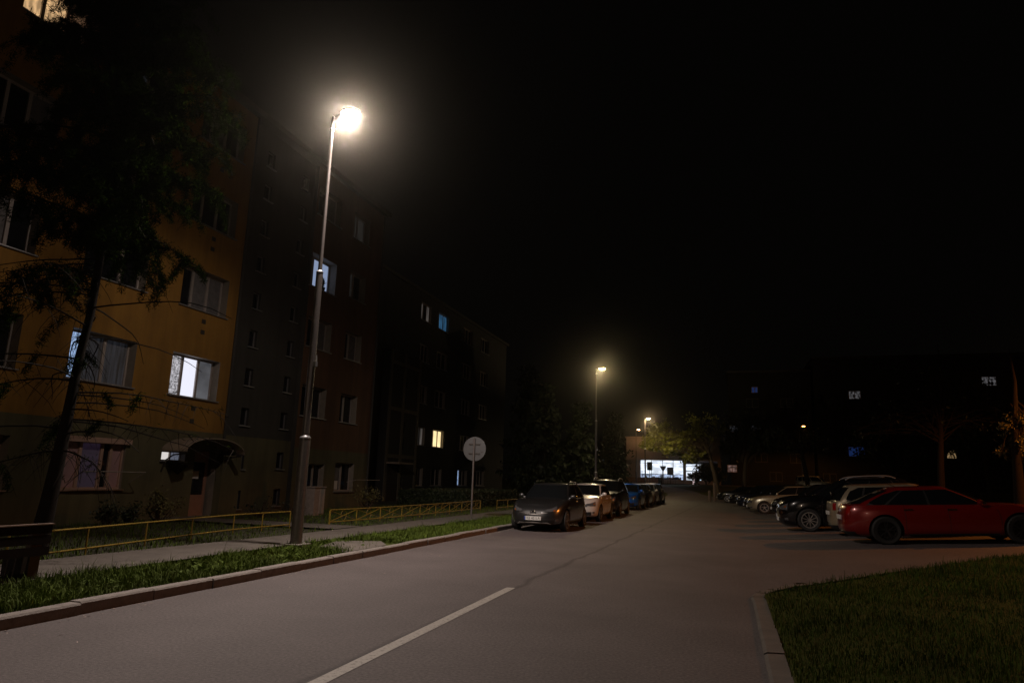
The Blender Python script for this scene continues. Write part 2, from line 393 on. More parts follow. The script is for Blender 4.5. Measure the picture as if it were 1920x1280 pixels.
# ------------------------------------------------------------------ street lamps
def point_light(name, loc, col, power, parent, radius=.12, back=1.0, up=.03, across=.30, cut=False):
    """a luminaire's light: mostly downwards and outwards, weak upwards, weak towards the house side (-X)"""
    l = bpy.data.lights.new(name, 'POINT'); l.energy = power; l.color = col; l.shadow_soft_size = radius
    l.use_nodes = True; nt = l.node_tree; N = nt.nodes.new; L = nt.links.new
    em = [n for n in nt.nodes if n.type == 'EMISSION'][0]
    tc = N('ShaderNodeTexCoord'); sp = N('ShaderNodeSeparateXYZ'); L(tc.outputs['Normal'], sp.inputs[0])
    mr = N('ShaderNodeMapRange'); mr.inputs[1].default_value = -1; mr.inputs[2].default_value = 1; L(sp.outputs['Z'], mr.inputs[0])
    cr = N('ShaderNodeValToRGB'); L(mr.outputs[0], cr.inputs[0]); e = cr.color_ramp.elements
    def st(p, v):
        k = e.new(p); k.color = (v,v,v,1)
    e[0].position = 0; e[0].color = (.5,.5,.5,1); e[1].position = 1; e[1].color = (up,up,up,1)
    for p, v in ((.1,.58),(.25,.75),(.36,.72),(.43,.32),(.47,.11),(.51,.05),(.6,up)): st(p, v)
    if cut:   # flat-glass head: nothing near or above the horizontal
        while len(e) > 2: e.remove(e[1])
        e[0].position = 0; e[0].color = (.8,.8,.8,1); e[1].position = .40; e[1].color = (0,0,0,1); st(.33, .8)
    bx = N('ShaderNodeMapRange'); bx.inputs[1].default_value = -.5; bx.inputs[2].default_value = .06; bx.inputs[3].default_value = back; bx.inputs[4].default_value = 1; L(sp.outputs['X'], bx.inputs[0])
    mu = N('ShaderNodeMath'); mu.operation = 'MULTIPLY'; L(cr.outputs[0], mu.inputs[0]); L(bx.outputs[0], mu.inputs[1])
    fx = N('ShaderNodeMapRange'); fx.inputs[1].default_value = .25; fx.inputs[2].default_value = .66; fx.inputs[3].default_value = 1; fx.inputs[4].default_value = across; L(sp.outputs['X'], fx.inputs[0])
    m2 = N('ShaderNodeMath'); m2.operation = 'MULTIPLY'; L(mu.outputs[0], m2.inputs[0]); L(fx.outputs[0], m2.inputs[1]); L(m2.outputs[0], em.inputs['Strength'])
    o = bpy.data.objects.new(name, l); C.objects.link(o); o.parent = parent; o.location = loc
    return o
def street_lamp(x, y, z0, H, label, lens, col, power, arm=.42, group='tall street lamps along the kerb', back=.3, detail=True, head=(.30,.20), aim=1, drop=.105, up=.03, cut=False):
    t = empty('street_lamp', (x,y,z0), label, 'street lamp', group)
    z1, z2 = H*.232, H*.612
    MB().tube([(0,0,-.1),(0,0,z1-.05),(0,0,z1)], [.118,.11,.108], 20).tube([(0,0,z1),(0,0,z2-.05),(0,0,z2)], [.078,.073,.072], 20).tube([(0,0,z2),(0,0,H)], [.046,.037], 16).build('pole', M['pole'], t, smooth=True)
    MB().lathe([(.109,z1-.03),(.113,z1-.02),(.111,z1),(.078,z1+.035)], n=20).build('collar', M['galv'], t, smooth=True)
    MB().lathe([(.073,z2-.03),(.077,z2-.015),(.075,z2),(.046,z2+.03)], n=20).build('collar', M['galv'], t, smooth=True)
    if detail:
        MB().box((-.22,-.22,-.06),(.22,.22,.06)).build('base_plate', M['concrete'], t)
        MB().box((.055,-.05,H*.39),(.125,.03,H*.39+.10)).tube([(.11,0,H*.39+.10),(.1,0,H*.39+.24)],.012,6).build('junction_box', M['galv'], t)
        MB().lathe([(.04,H-.32),(.06,H-.30),(.06,H-.27),(.04,H-.25)], n=16).build('clamp', M['galv'], t, smooth=True)
        MB().tube([(.0,0,H-.29),(.11,.0,H-.275)],.014,8).build('clamp_bolt', M['galv'], t, smooth=True)
        MB().lathe([(.037,H),(.042,H+.02),(.02,H+.05),(.001,H+.055)], n=12).build('cap', M['galv'], t, smooth=True)
    MB().tube([(0,0,H-.10),(aim*.10,0,H-.02),(aim*arm*.65,0,H+.06)],[.035,.033,.03],10).build('arm', M['galv'], t, smooth=True)
    hw, hd = head; cx = aim*(arm*.65+hw*.8); zc = H+.08
    MB().lathe([(.001,.10),(hw*.55,.085),(hw*.95,.03),(hw,0),(hw*.96,-.02)], c=(0,0,0), n=20)
    h = MB().lathe([(.001,.10),(hw*.55,.085),(hw*.95,.03),(hw,0),(hw*.93,-.02),(hw*.9,-.02)], n=20)
    h.v = [(cx+a, b*hd/hw, zc+c_) for a,b,c_ in h.v]
    h.build('lamp_housing', M['metal_dark'], t, smooth=True)
    g = MB().lathe([(hw*.9,-.012),(hw*.86,-drop*.5),(hw*.6,-drop*.86),(.001,-drop)], n=20)
    g.v = [(cx+a, b*hd/hw, zc+c_) for a,b,c_ in g.v]
    g.build('lamp_lens', lens, t, smooth=True)
    point_light('lamp_light', (cx, 0, zc-drop-.085), col, power, t, .075, back, up, cut=cut)
    return t
street_lamp(-8.31, 12.31, .09, 9.36, 'nearest tall street lamp glaring warm white on a stepped grey pole', M['lens_white'], (1,.83,.725), 8400, arm=.36, back=.085, head=(.25,.19), drop=.11)
street_lamp(-8.15, 44.6, .09, 8.75, 'second street lamp with a yellow glow behind the black estate car', M['lens_yellow'], (1,.78,.44), 2100, arm=.3, back=.05, head=(.24,.18), drop=.11)
street_lamp(-8.2, 73.4, .1, 8.05, 'far slim street lamp with an orange white head before the lit shop', M['lens_orange'], (1,.74,.40), 2300, arm=.3, back=.5, up=.9, detail=False, head=(.22,.16), drop=.1)
street_lamp(-8.3, -21.5, .09, 9.36, 'street lamp of the same row standing behind the viewpoint', M['lens_white'], (1,.72,.52), 4000, arm=.26, back=.04)
street_lamp(17.5, 27.5, .8, 8.0, 'sodium street lamp on the parking side beyond the red car', M['lens_sodium'], (1,.30,.045), 6000, arm=.5, group='orange sodium lamps', back=1, aim=-1, detail=False, cut=True)
street_lamp(9.55, 100.0, 1.2, 8.4, 'distant sodium lamp above the orange lit van', M['lens_sodium'], (1,.40,.08), 900, arm=.4, group='orange sodium lamps', back=1, cut=True, detail=False, head=(.2,.15))
street_lamp(-13.6, 109.3, 1.4, 8.25, 'distant sodium lamp beside the shop with an orange pole', M['lens_small'], (1,.5,.16), 130, arm=.35, group='orange sodium lamps', back=1, detail=False, head=(.2,.15))

# ------------------------------------------------------------------ round sign seen from behind
t = empty('traffic_sign', (-8.57,23,.09), 'round traffic sign seen from its grey back on a thin post in the verge', 'traffic sign')
MB().tube([(0,0,-.1),(0,0,2.84)],.032,12).build('post', M['pole'], t, smooth=True)
yaw = R(0)
d = MB().lathe([(.001,.012),(.41,.012),(.425,.0),(.425,-.008),(.001,-.008)], n=40, axis='y')
d.v = [(a, b+.07, c_+2.46) for a,b,c_ in d.v]
d.build('disc', M['sign_back'], t, smooth=True, angle=30)
for z in (2.29,2.62):
    MB().box((-.21,.035,z-.02),(.21,.058,z+.02)).build('bracket', M['metal_dark'], t)
MB().box((.24,.056,2.34),(.32,.0615,2.36)).build('maker_mark', M['metal_dark'], t)

# ------------------------------------------------------------------ yellow fences
def fence(name, pts, label, brace=False, low=True, h=.43):
    P0 = pts[0]; t = empty(name, (P0[0],P0[1],.08), label, 'fence')
    loc = [(p[0]-P0[0], p[1]-P0[1], 0) for p in pts]
    MB().tube([(a,b,h) for a,b,_ in loc], .016, 8).build('top_rail', M['yellow'], t, smooth=True)
    if low: MB().tube([(a,b,.09) for a,b,_ in loc], .016, 8).build('bottom_rail', M['yellow'], t, smooth=True)
    for i, (a,b,_) in enumerate(loc):
        w = .028 if i in (0, len(loc)-1) and brace else .016
        MB().tube([(a,b,-.08),(a,b,h-.01)], w, 8).build('post', M['yellow'], t, smooth=True)
    if brace:
        for i in range(len(loc)-1):
            a = Vector(loc[i]); b = Vector(loc[i+1]); mb = MB()
            mb.tube([a+Vector((0,0,h-.02)), b+Vector((0,0,.10))], .007, 6).tube([a+Vector((0,0,.10)), b+Vector((0,0,h-.02))], .011, 6)
            c = (a+b)/2 + Vector((0,0,(h+.09)/2)); dd = (b-a).normalized(); r = .14
            mb.tube([c + dd*r*math.cos(q) + Vector((0,0,r*math.sin(q))) for q in [2*math.pi*k/16 for k in range(16)]], .007, 6, closed=True)
            mb.build('brace', M['yellow'], t, smooth=True)
    return t
fence('yellow_fence', [(-10.3,7.9),(-10.52,9.45),(-10.8,11.0),(-11.06,12.5),(-11.28,14.1),(-11.3,15.2),(-11.25,16.3)], 'low yellow rail fence in front of the arched entrance canopy')
fence('yellow_fence', [(-11.0,17.85),(-10.9,19.2),(-10.83,20.6),(-10.80,22.1),(-10.8,23.6),(-10.83,25.1),(-10.87,26.6),(-10.92,28.1),(-10.98,29.5),(-11.05,30.8)], 'low yellow fence of crossed bars and rings behind the round sign', brace=True)
fence('yellow_fence', [(-10.6,31.9),(-10.6,33.6),(-10.6,35.3),(-10.6,37),(-10.6,38.7),(-10.6,40.4)], 'farthest low yellow fence, beside the clipped hedge')

# ------------------------------------------------------------------ bench
t = empty('park_bench', (-8.65,6.0,.09), 'dark wooden bench with thick end supports on the verge beside the tree', 'bench')
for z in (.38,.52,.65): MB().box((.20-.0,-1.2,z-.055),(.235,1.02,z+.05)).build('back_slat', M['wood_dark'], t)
MB().box((.19,-1.2,.702),(.245,1.04,.718)).build('lit_top_edge', M['wood'], t)  # pale strip added as the lit top edge of the dark backrest
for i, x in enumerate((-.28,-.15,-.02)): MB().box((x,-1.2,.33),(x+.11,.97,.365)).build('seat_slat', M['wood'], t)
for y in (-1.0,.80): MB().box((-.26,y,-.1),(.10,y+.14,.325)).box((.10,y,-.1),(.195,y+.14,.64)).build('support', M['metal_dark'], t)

# ------------------------------------------------------------------ trees
def branch_curve(p, d, L, droop, n=7):
    pts = [Vector(p)]; d = Vector(d).normalized()
    for i in range(n):
        d = (d + Vector((random.uniform(-.16,.16), random.uniform(-.16,.16), -droop*5/n + random.uniform(-.09,.09)))).normalized()
        pts.append(pts[-1] + d*L/n)
    return pts
# the larch: leaning trunk, drooping bare lower branches, soft needles above
t = empty('larch_tree', (-10.0,8.5,.05), 'leaning dark larch with drooping branches in front of the ochre facade', 'tree')
k = 8.5/8.0
tr = [(-9.86*k,8.5,-.05),(-9.75*k,8.5,.98),(-9.65*k,8.5,2.16),(-9.60*k,8.5,3.22),(-9.50*k,8.5,4.05),(-9.48*k,8.5,4.9),(-9.58*k,8.5,6.9),(-9.72*k,8.52,9.0),(-9.8*k,8.6,11.5),(-9.83*k,8.6,13.6)]
tr = [(a-.0,b,c_) for a,b,c_ in tr]
MB().tube(tr, [.16,.12,.088,.068,.062,.06,.055,.045,.03,.01], 12).build('trunk', M['bark_dark'], t, org=(-10.0,8.5,.05), smooth=True)
def at_trunk(z):
    for a, b in zip(tr, tr[1:]):
        if a[2] <= z <= b[2]:
            q = (z-a[2])/(b[2]-a[2]); return Vector(a).lerp(Vector(b), q)
    return Vector(tr[-1])
mb = MB(); ndl = []
for i in range(125):
    z = 1.7 + (13.0-1.7)*(i/124)**.92 + random.uniform(-.1,.1); a = random.uniform(0, 2*math.pi)
    L = (.55 if z > 8.6 and math.cos(a) < -.2 else 1)*(1.5 + 1.1*random.random()) * (1.15 if z < 9 else max(.25, (13.8-z)/4.5)) * (1.0 if z < 6 else (.78 if math.cos(a) > .2 else 1.0))
    el = .12 if z < 5 else .3
    pts = branch_curve(at_trunk(z), (math.cos(a), math.sin(a), el), L, .10)
    r0 = .022 if z > 5 else .013
    mb.tube(pts, [r0*(1-j/(len(pts)))+.003 for j in range(len(pts))], 5, caps=False)
    if (z < 4.4 and i % 5 > 1) or (4.4 <= z < 5.4 and i % 2): continue
    dens = .10 if z < 4.0 else (.3 if z < 5.2 else 1)
    for q in range(1, len(pts)):
        for _ in range(3):
            tp = pts[q-1].lerp(pts[q], random.random())
            sub = branch_curve(tp, (random.uniform(-1,1), random.uniform(-1,1), -.45), random.uniform(.25,.75), .16, 3)
            mb.tube(sub, [.006,.005,.004,.002], 3, caps=False)
            if random.random() < dens*.93:
                for s0, s1 in zip(sub, sub[1:]):
                    for _ in range(80): ndl.append(s0.lerp(s1, random.random()) + Vector((random.gauss(0,.035),random.gauss(0,.035),random.gauss(-.02,.04))))
        if dens:
            for _ in range(int(110*dens)): ndl.append(pts[q-1].lerp(pts[q], random.random()) + Vector((random.gauss(0,.05),random.gauss(0,.05),random.gauss(0,.05))))
mb.build('branches', M['bark_dark'], t, org=(-10.0,8.5,.05))
P = np.array([tuple(v) for v in ndl]) - np.array([-10.0,8.5,.05])
V, F = leaf_quads(P, .045, .13); np_mesh('crown', V, F, M['larch'], t)

def crown_tree(name, loc, H, trunk_r, crown, nleaf, leaf, lmat, label, lean=(0,0), trunk_h=.45, twigs=26, group=None, sub=True, bmat='bark'):
    """trunk with limbs, and leaves clumped at the limb ends; crown = list of (dx,dy,z,rx,ry,rz)"""
    t = empty(name, loc, label, 'tree', group)
    x1, y1 = lean
    tp = [Vector((0,0,-.2)), Vector((x1*.25, y1*.25, H*trunk_h*.5)), Vector((x1*.6,y1*.6,H*trunk_h)), Vector((x1*.8+.12,y1,H*(trunk_h+.92)/2)), Vector((x1,y1,H*.86))]
    MB().tube(tp, [trunk_r*1.15, trunk_r*.9, trunk_r*.7, trunk_r*.35, trunk_r*.06], 9).build('trunk', M[bmat], t, smooth=True)
    mb = MB(); L = []
    for (cx,cy,cz,rx,ry,rz) in crown:
        for _ in range(twigs):
            u = Vector((random.gauss(0,1), random.gauss(0,1), random.gauss(0,1))).normalized() * random.random()**.4
            e = Vector((cx+u.x*rx, cy+u.y*ry, cz+u.z*rz))
            s = tp[2].lerp(tp[3], random.random()*.7) if random.random() < .5 else tp[1].lerp(tp[2], .5+.5*random.random())
            m1 = s.lerp(e, .5) + Vector((random.uniform(-.3,.3), random.uniform(-.3,.3), random.uniform(-.1,.5)))
            mb.tube([s, m1, e], [trunk_r*.22, trunk_r*.13, .012], 4, caps=False)
            nl = int(nleaf/(len(crown)*twigs)*random.uniform(.3,1.7)); cr = random.uniform(.35,1.0)*min(rx,rz)*.36
            for _ in range(nl): L.append(e + Vector((random.gauss(0,cr), random.gauss(0,cr), random.gauss(0,cr*.8))))
            if sub:
                for _ in range(3):
                    e2 = e + Vector((random.gauss(0,cr*1.3), random.gauss(0,cr*1.3), random.gauss(-.1,cr)))
                    mb.tube([m1.lerp(e, .7), e2], [.012,.004], 3, caps=False)
    mb.build('branches', M[bmat], t)
    if L:
        V, F = leaf_quads(np.array([tuple(v) for v in L]), leaf); np_mesh('crown', V, F, M[lmat], t)
    return t
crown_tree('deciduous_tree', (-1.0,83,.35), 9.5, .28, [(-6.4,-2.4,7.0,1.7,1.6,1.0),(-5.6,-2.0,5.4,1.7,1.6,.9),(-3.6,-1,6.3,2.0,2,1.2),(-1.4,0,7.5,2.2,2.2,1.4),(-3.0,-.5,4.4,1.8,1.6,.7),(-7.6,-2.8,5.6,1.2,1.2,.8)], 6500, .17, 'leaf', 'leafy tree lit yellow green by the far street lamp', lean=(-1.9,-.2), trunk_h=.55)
crown_tree('deciduous_tree', (1.8,88,.6), 10.5, .3, [(0,0,7.6,3,2.6,2.2),(2.2,0,6.3,2.2,2.2,1.5),(-1.0,.5,5.6,2,2,1.2)], 3200, .26, 'leaf_dark', 'dark tree to the right of the lamp lit tree', lean=(.6,0), trunk_h=.4)
crown_tree('dark_shrub', (-3.1,107,1.4), 4.2, .1, [(0,0,2.0,1.9,1.5,1.3),(-1.4,0,1.3,1.2,1.2,.9),(1.6,0,1.5,1.5,1.2,1.0)], 2400, .2, 'leaf_dark', 'round dark bush at the right end of the lit shop', trunk_h=.3, twigs=16, sub=False)
for (x,y,H,lab) in ((-12.4,47,9.5,'dark conifer behind the white car, left of the second street lamp'),(-10.9,53,8.6,'dark conifer just right of the second street lamp'),(-10.3,66,9.0,'dark conifer before the lit shop, left of the far street lamp'),(-16.0,56,12.5,'tallest dark conifer beyond the apartment blocks')):
    lst = []
    for q in range(7):
        z = H*(.12+.115*q); r = (1.0-q/7.6)*H*.19+.25; lst.append((0,0,z,r,r,H*.085))
    crown_tree('conifer', (x,y,.05), H, .2, lst, 5200, .20, 'leaf_dark', lab, trunk_h=.5, twigs=20, group='dark conifers behind the parked cars', sub=False, bmat='bark_dark')
crown_tree('bare_tree', (10.2,40,.55), 10, .17, [(-1.2,0,5.2,1.8,1.4,1.5),(.8,0,6.6,1.6,1.4,1.6),(-2.6,0,4.3,1.6,1.2,1.0),(2.2,0,5.0,1.5,1.2,1.3)], 120, .10, 'leaf_dark', 'bare reddish tree rising behind the red car', lean=(.5,0), twigs=14, bmat='bark_dark')
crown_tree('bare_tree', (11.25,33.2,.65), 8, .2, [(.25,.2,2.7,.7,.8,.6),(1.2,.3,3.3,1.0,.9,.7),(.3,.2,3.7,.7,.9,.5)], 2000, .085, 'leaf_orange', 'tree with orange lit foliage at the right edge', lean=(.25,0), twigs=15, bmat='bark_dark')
crown_tree('bare_tree', (6.0,58,.4), 9, .18, [(0,0,5.5,2.4,2,1.8),(-2.0,0,4.6,1.6,1.4,1.2)], 600, .12, 'leaf_dark', 'bare tree between the parked cars and the far block', lean=(-.8,0), twigs=14, bmat='bark_dark')
for (x,y,H,lab) in ((14.5,72,9.5,'broad dark tree before the long block, left of its wide blue window'),(20.5,66,10.5,'broad dark tree before the long block, right of its wide blue window'),(27,92,13,'tall dark tree before the right end of the long block')):
    crown_tree('deciduous_tree', (x,y,.6), H, .2, [(0,0,H*.62,H*.24,H*.2,H*.2),(-H*.17,0,H*.5,H*.16,H*.15,H*.13),(H*.18,0,H*.52,H*.16,H*.15,H*.13),(0,0,H*.85,H*.15,H*.14,H*.12)], 2000, .2, 'leaf_dark', lab, lean=(random.uniform(-.5,.5),0), twigs=20, group='dark trees before the far blocks', bmat='bark_dark')
# shrubs by the entrance, and the clipped hedge
def shrub(name, loc, r, h, n, lm, label, leaf=.05, cat='shrub'):
    t = empty(name, loc, label, cat)
    mb = MB(); L = []
    for i in range(26):
        a = random.uniform(0,6.28); q = random.random()**.6
        e = Vector((math.cos(a)*r*q, math.sin(a)*r*q, h*random.uniform(.45,1.0)*(1-.35*q)))
        mb.tube([(random.uniform(-.05,.05),random.uniform(-.05,.05),-.05), (e.x*.6,e.y*.6,e.z*.55), e], [.012,.009,.004], 4, caps=False)
        for _ in range(n//26): L.append(e*random.uniform(.6,1.05) + Vector((random.gauss(0,.07),random.gauss(0,.07),random.gauss(0,.07))))
    mb.build('stems', M['bark'], t)
    if L: V, F = leaf_quads(np.array([tuple(v) for v in L]), leaf); np_mesh('foliage', V, F, M[lm], t)
    return t
shrub('rose_bush', (-14.9,15.55,.05), .55, 1.05, 620, 'leaf_orange', 'rose bush with pale leaves left of the entrance door')
shrub('evergreen_shrub', (-14.95,13.95,.05), .3, .8, 420, 'leaf_dark', 'small narrow evergreen shrub under the barred ground floor window')
shrub('evergreen_shrub', (-14.9,14.6,.05), .3, .65, 380, 'leaf_dark', 'low evergreen shrub just left of the rose bush')
shrub('twiggy_shrub', (-14.6,19.4,.05), .75, .9, 60, 'leaf_dark', 'leafless twiggy shrub right of the entrance door')
shrub('twiggy_shrub', (-14.7,21.3,.05), .7, .8, 60, 'leaf_dark', 'leafless twiggy shrub by the small stairwell windows')
shrub('flowering_shrub', (-14.6,26.6,.05), .8, 1.25, 520, 'leaf_orange', 'shrub with yellow tips under the last brown wall window')
h = empty('clipped_hedge', (-13.6,34,.05), 'long clipped hedge behind the second yellow fence', 'hedge')
L = []
for _ in range(16000):
    x, y, z = random.uniform(-1.6,1.9), random.uniform(-3.4,5.0), random.uniform(0,.85)
    f = random.randrange(3)
    if f == 0: z = .82+random.gauss(0,.035)
    elif f == 1: x = 1.88+random.gauss(0,.035)
    else: y = -3.4+random.gauss(0,.035)
    L.append((x,y,z))
V, F = leaf_quads(np.array(L), .055); np_mesh('foliage', V, F, M['leaf_dark'], h)
MB().box((-1.6,-3.36,-.05),(1.82,5.0,.78)).build('core', M['soil'], h)

# ------------------------------------------------------------------ buildings
def wall_holes(mb, X, y0, y1, z0, z1, holes, depth, mi=0, rmi=1):
    """facade facing +X at x=X with rectangular openings (ya,yb,za,zb) and reveals of the given depth"""
    ys = sorted({y0,y1,*[h[0] for h in holes],*[h[1] for h in holes]}); zs = sorted({z0,z1,*[h[2] for h in holes],*[h[3] for h in holes]})
    ys = [y for y in ys if y0 <= y <= y1]; zs = [z for z in zs if z0 <= z <= z1]
    for a, b in zip(ys, ys[1:]):
        for c, d in zip(zs, zs[1:]):
            my, mz = (a+b)/2, (c+d)/2
            if any(h[0] < my < h[1] and h[2] < mz < h[3] for h in holes): continue
            mb.add([(X,a,c),(X,b,c),(X,b,d),(X,a,d)], [(0,1,2,3)], mi)
    for h in holes:
        a, b, c, d = h[:4]
        if d <= z0 or c >= z1 or b <= y0 or a >= y1: continue
        q = X - depth
        mb.add([(X,a,c),(q,a,c),(q,a,d),(X,a,d)], [(0,1,2,3)], rmi); mb.add([(X,b,c),(q,b,c),(q,b,d),(X,b,d)], [(3,2,1,0)], rmi)
        mb.add([(X,a,d),(q,a,d),(q,b,d),(X,b,d)], [(0,1,2,3)], rmi); mb.add([(X,a,c),(q,a,c),(q,b,c),(X,b,c)], [(3,2,1,0)], rmi)
GL = M['glass_pane']
def window(parent, org, X, ya, yb, za, zb, depth=.38, splits=(.0,.34,.67,1.0), panes=None, fr=None, sill=True, fw=.055, curtain=False, label=None):
    """frame set back in its opening, one pane sheet (a material per casement), sill, curtain behind"""
    fr = fr or M['frame']; q = X - depth + .05
    mb = MB(); W = yb-ya
    mb.box((q,ya,za),(q+.06,ya+fw,zb)).box((q,yb-fw,za),(q+.06,yb,zb)).box((q,ya+fw,zb-fw),(q+.06,yb-fw,zb)).box((q,ya+fw,za),(q+.06,yb-fw,za+fw))
    for s in splits[1:-1]:
        y = ya+W*s; mb.box((q+.002,y-fw*.8,za+fw),(q+.068,y+fw*.8,zb-fw))
    w = mb.build('window', fr, parent, org)
    if label: w['label'] = label
    pm = panes or [GL]*(len(splits)-1)
    if not isinstance(pm, (list,tuple)): pm = [pm]*(len(splits)-1)
    mb = MB()
    for i, (a, b) in enumerate(zip(splits, splits[1:])):
        mb.add([(q+.02,ya+W*a,za+.01),(q+.02,ya+W*b,za+.01),(q+.02,ya+W*b,zb-.01),(q+.02,ya+W*a,zb-.01)], [(0,1,2,3)], i)
    mb.build('pane', pm, w, org)
    if sill: MB().box((X-.04,ya-.06,za-.035),(X+.07,yb+.06,za-.005)).build('sill', M['frame_pink'] if fr is M['frame_pink'] else M['galv'], w, org)
    return w
def lit(name, col, st, noise=None): return emat(name, col, st, noise)
L_white = lit('lit_white_room', (.86,.87,1.0), 1.0)
L_lace = lit('lit_lace_curtain', (.9,.88,.95), .62, ((7,9,11),.02,1.0,2.0))
L_blind = lit('lit_grey_blind', (.62,.64,.72), .12, ((1,1,1.5),.6,1.2))
L_blueedge = lit('lit_blue_gap', (.42,.62,1.0), .9, ((6,40,5),.25,1.0))
L_dimcurt = lit('lit_dim_curtain', (.45,.48,.62), .018, ((14,14,1),.2,1.6))
L_bluelow = lit('lit_blue_low', (.45,.58,1.0), .22, ((2,2.5,3.5),.5,1.3))
L_warm = lit('lit_warm_room', (1.0,.62,.30), .75, ((5,6,2),.45,1.1))
L_warmdim = lit('lit_warm_dim', (1.0,.55,.3), .08, ((12,12,1),.1,1.4))
L_cool = lit('lit_cool_room', (.52,.66,1.0), .42)
L_cooldim = lit('lit_cool_dim', (.55,.6,.8), .16)
L_fardim = lit('lit_far_dim', (.5,.55,.7), .035, ((3,3,3),.05,1.4))
L_yel = lit('lit_yellow_room', (1.0,.78,.40), 1.3, ((1.5,1.5,1.2),.8,1.05))
L_blue = lit('lit_blue_room', (.10,.36,.72), .20, ((10,10,1),.25,1.3))
L_blue2 = lit('lit_deep_blue', (.06,.18,.75), .08, ((3,3,1),.7,1.1))
L_pale = lit('lit_pale_curtain', (.75,.66,.60), .10, ((14,14,.6),.2,1.2))
L_pale2 = lit('lit_faint_curtain', (.7,.66,.62), .018, ((12,12,.6),.3,1.3))
L_vio = lit('lit_violet_blind', (.34,.20,.42), .03, ((1,1,14),.7,1.1))
L_grey = lit('lit_far_grey', (.62,.60,.64), .11, ((3,3,3),.0,1.2))
L_shop = lit('lit_shop_interior', (.80,.88,1.0), 1.35, ((.9,1,2.2),.6,1.15))
L_shelf = lit('lit_shop_shelves', (.55,.68,.95), .75, ((2.2,1,2.5),.15,1.5))
L_warmfar = lit('lit_warm_far', (1.0,.66,.32), .28, ((4,4,4),.1,1.3))
L_pink = lit('lit_pink_far', (.85,.52,.45), .16, ((2,2,3),.2,1.2))
L_door = lit('lit_door_light', (.85,.80,.78), .8)
L_stripe = lit('lit_striped_blind', (.40,.46,.62), .045, ((.2,.2,9),.0,1.6))

org = (-16,12,0)
ap = empty('apartment_building', org, 'ochre and brown apartment block with olive ground floor beside the near lamp', 'building')
X = -16.0
# openings: (ya, yb, za, zb)
H0 = .03
A_rows = [3.75,6.55,9.35,12.15]
colsA = [(2.2,4.3),(7.0,9.1),(10.0,11.72),(13.05,15.1),(16.45,18.5)]
holesA = []
for (a,b) in colsA:
    for z in A_rows: holesA.append((10.4,12.35,12.4,13.85) if (a,z) == (10.0,12.15) else (a,b,z,z+1.3))
gA = [(2.6,4.2,.95,2.2),(7.0,9.0,.95,2.2),(10.4,11.9,.95,2.2),(13.15,15.2,.95,2.2),(16.5,17.45,1.78,2.06),(17.85,18.85,.1,2.15)]
mb = MB(); wall_holes(mb, X, -12, 19.1, 2.72, 14.2, holesA, .40, 0, 1)
mb.add([(X,-12,14.2),(X,19.1,14.2),(X-11,19.1,14.2),(X-11,-12,14.2)], [(0,1,2,3)], 0); mb.add([(X,-12,-.3),(X-11,-12,-.3),(X-11,-12,14.2),(X,-12,14.2)], [(0,1,2,3)], 0)
mb.build('upper_wall', [M['ochre'], M['reveal']], ap, org)
mb = MB(); wall_holes(mb, X-.002, -12, 19.1, -.3, 2.72, gA, .38, 0, 1)
mb.add([(X-.4,17.8,-.1),(X-.4,18.9,-.1),(X-.4,18.9,2.3),(X-.4,17.8,2.3)], [(0,1,2,3)], 0)
mb.build('ground_floor_wall', [M['olive'], M['reveal']], ap, org)
# stairwell strip, set back a little, with small windows at the half landings
Xb = X-.18; hB = []
for i, z in enumerate((.25,1.6,3.1,4.5,5.9,7.3,8.7,10.1,11.5,12.8)):
    hB.append((20.0,20.42,z,z+.62)); hB.append((22.25,22.66,z+.05,z+.67))
mb = MB(); wall_holes(mb, Xb, 19.1, 23.05, 2.72, 14.35, hB, .22, 0, 1)
mb.add([(X,19.1,-.3),(Xb,19.1,-.3),(Xb,19.1,14.2),(X,19.1,14.2)], [(0,1,2,3)], 0)
mb.add([(X,23.05,-.3),(Xb,23.05,-.3),(Xb,23.05,14.2),(X,23.05,14.2)], [(3,2,1,0)], 0)
mb.build('stairwell_wall', [M['darkgrey'], M['panel_grey']], ap, org)
mb = MB(); wall_holes(mb, Xb-.002, 19.1, 23.05, -.3, 2.72, hB, .22, 0, 1); mb.build('stairwell_plinth', [M['olive'], M['panel_grey']], ap, org)
for (a,b,c,d) in hB: window(ap, org, Xb, a, b, c, d, depth=.2, splits=(0,1), fw=.035, fr=M['curtain'])
# brown part
colsC = [(23.05,24.95),(26.1,27.5)]
colsC[0] = (23.2,24.95)
holesC = [(a,b,z,z+1.25) for (a,b) in colsC for z in A_rows]; holesC[2] = (23.1,24.95,9.05,10.45)
gC = [(23.45,25.25,.68,1.9),(26.1,27.65,.8,2.0)]
mb = MB(); wall_holes(mb, X, 23.05, 29.0, 2.5, 14.2, holesC, .40, 0, 1)
mb.add([(X,29,-.3),(X-11,29,-.3),(X-11,29,14.2),(X,29,14.2)], [(3,2,1,0)], 0)
mb.build('upper_wall', [M['brown'], M['reveal']], ap, org)
mb = MB(); wall_holes(mb, X-.002, 23.05, 29.0, -.3, 2.5, gC, .38, 0, 1); mb.build('ground_floor_wall', [M['olive'], M['reveal']], ap, org)
MB().box((X-11,-12,14.2),(X+.25,29.1,14.42)).build('roof', M['darkgrey'], ap, org)
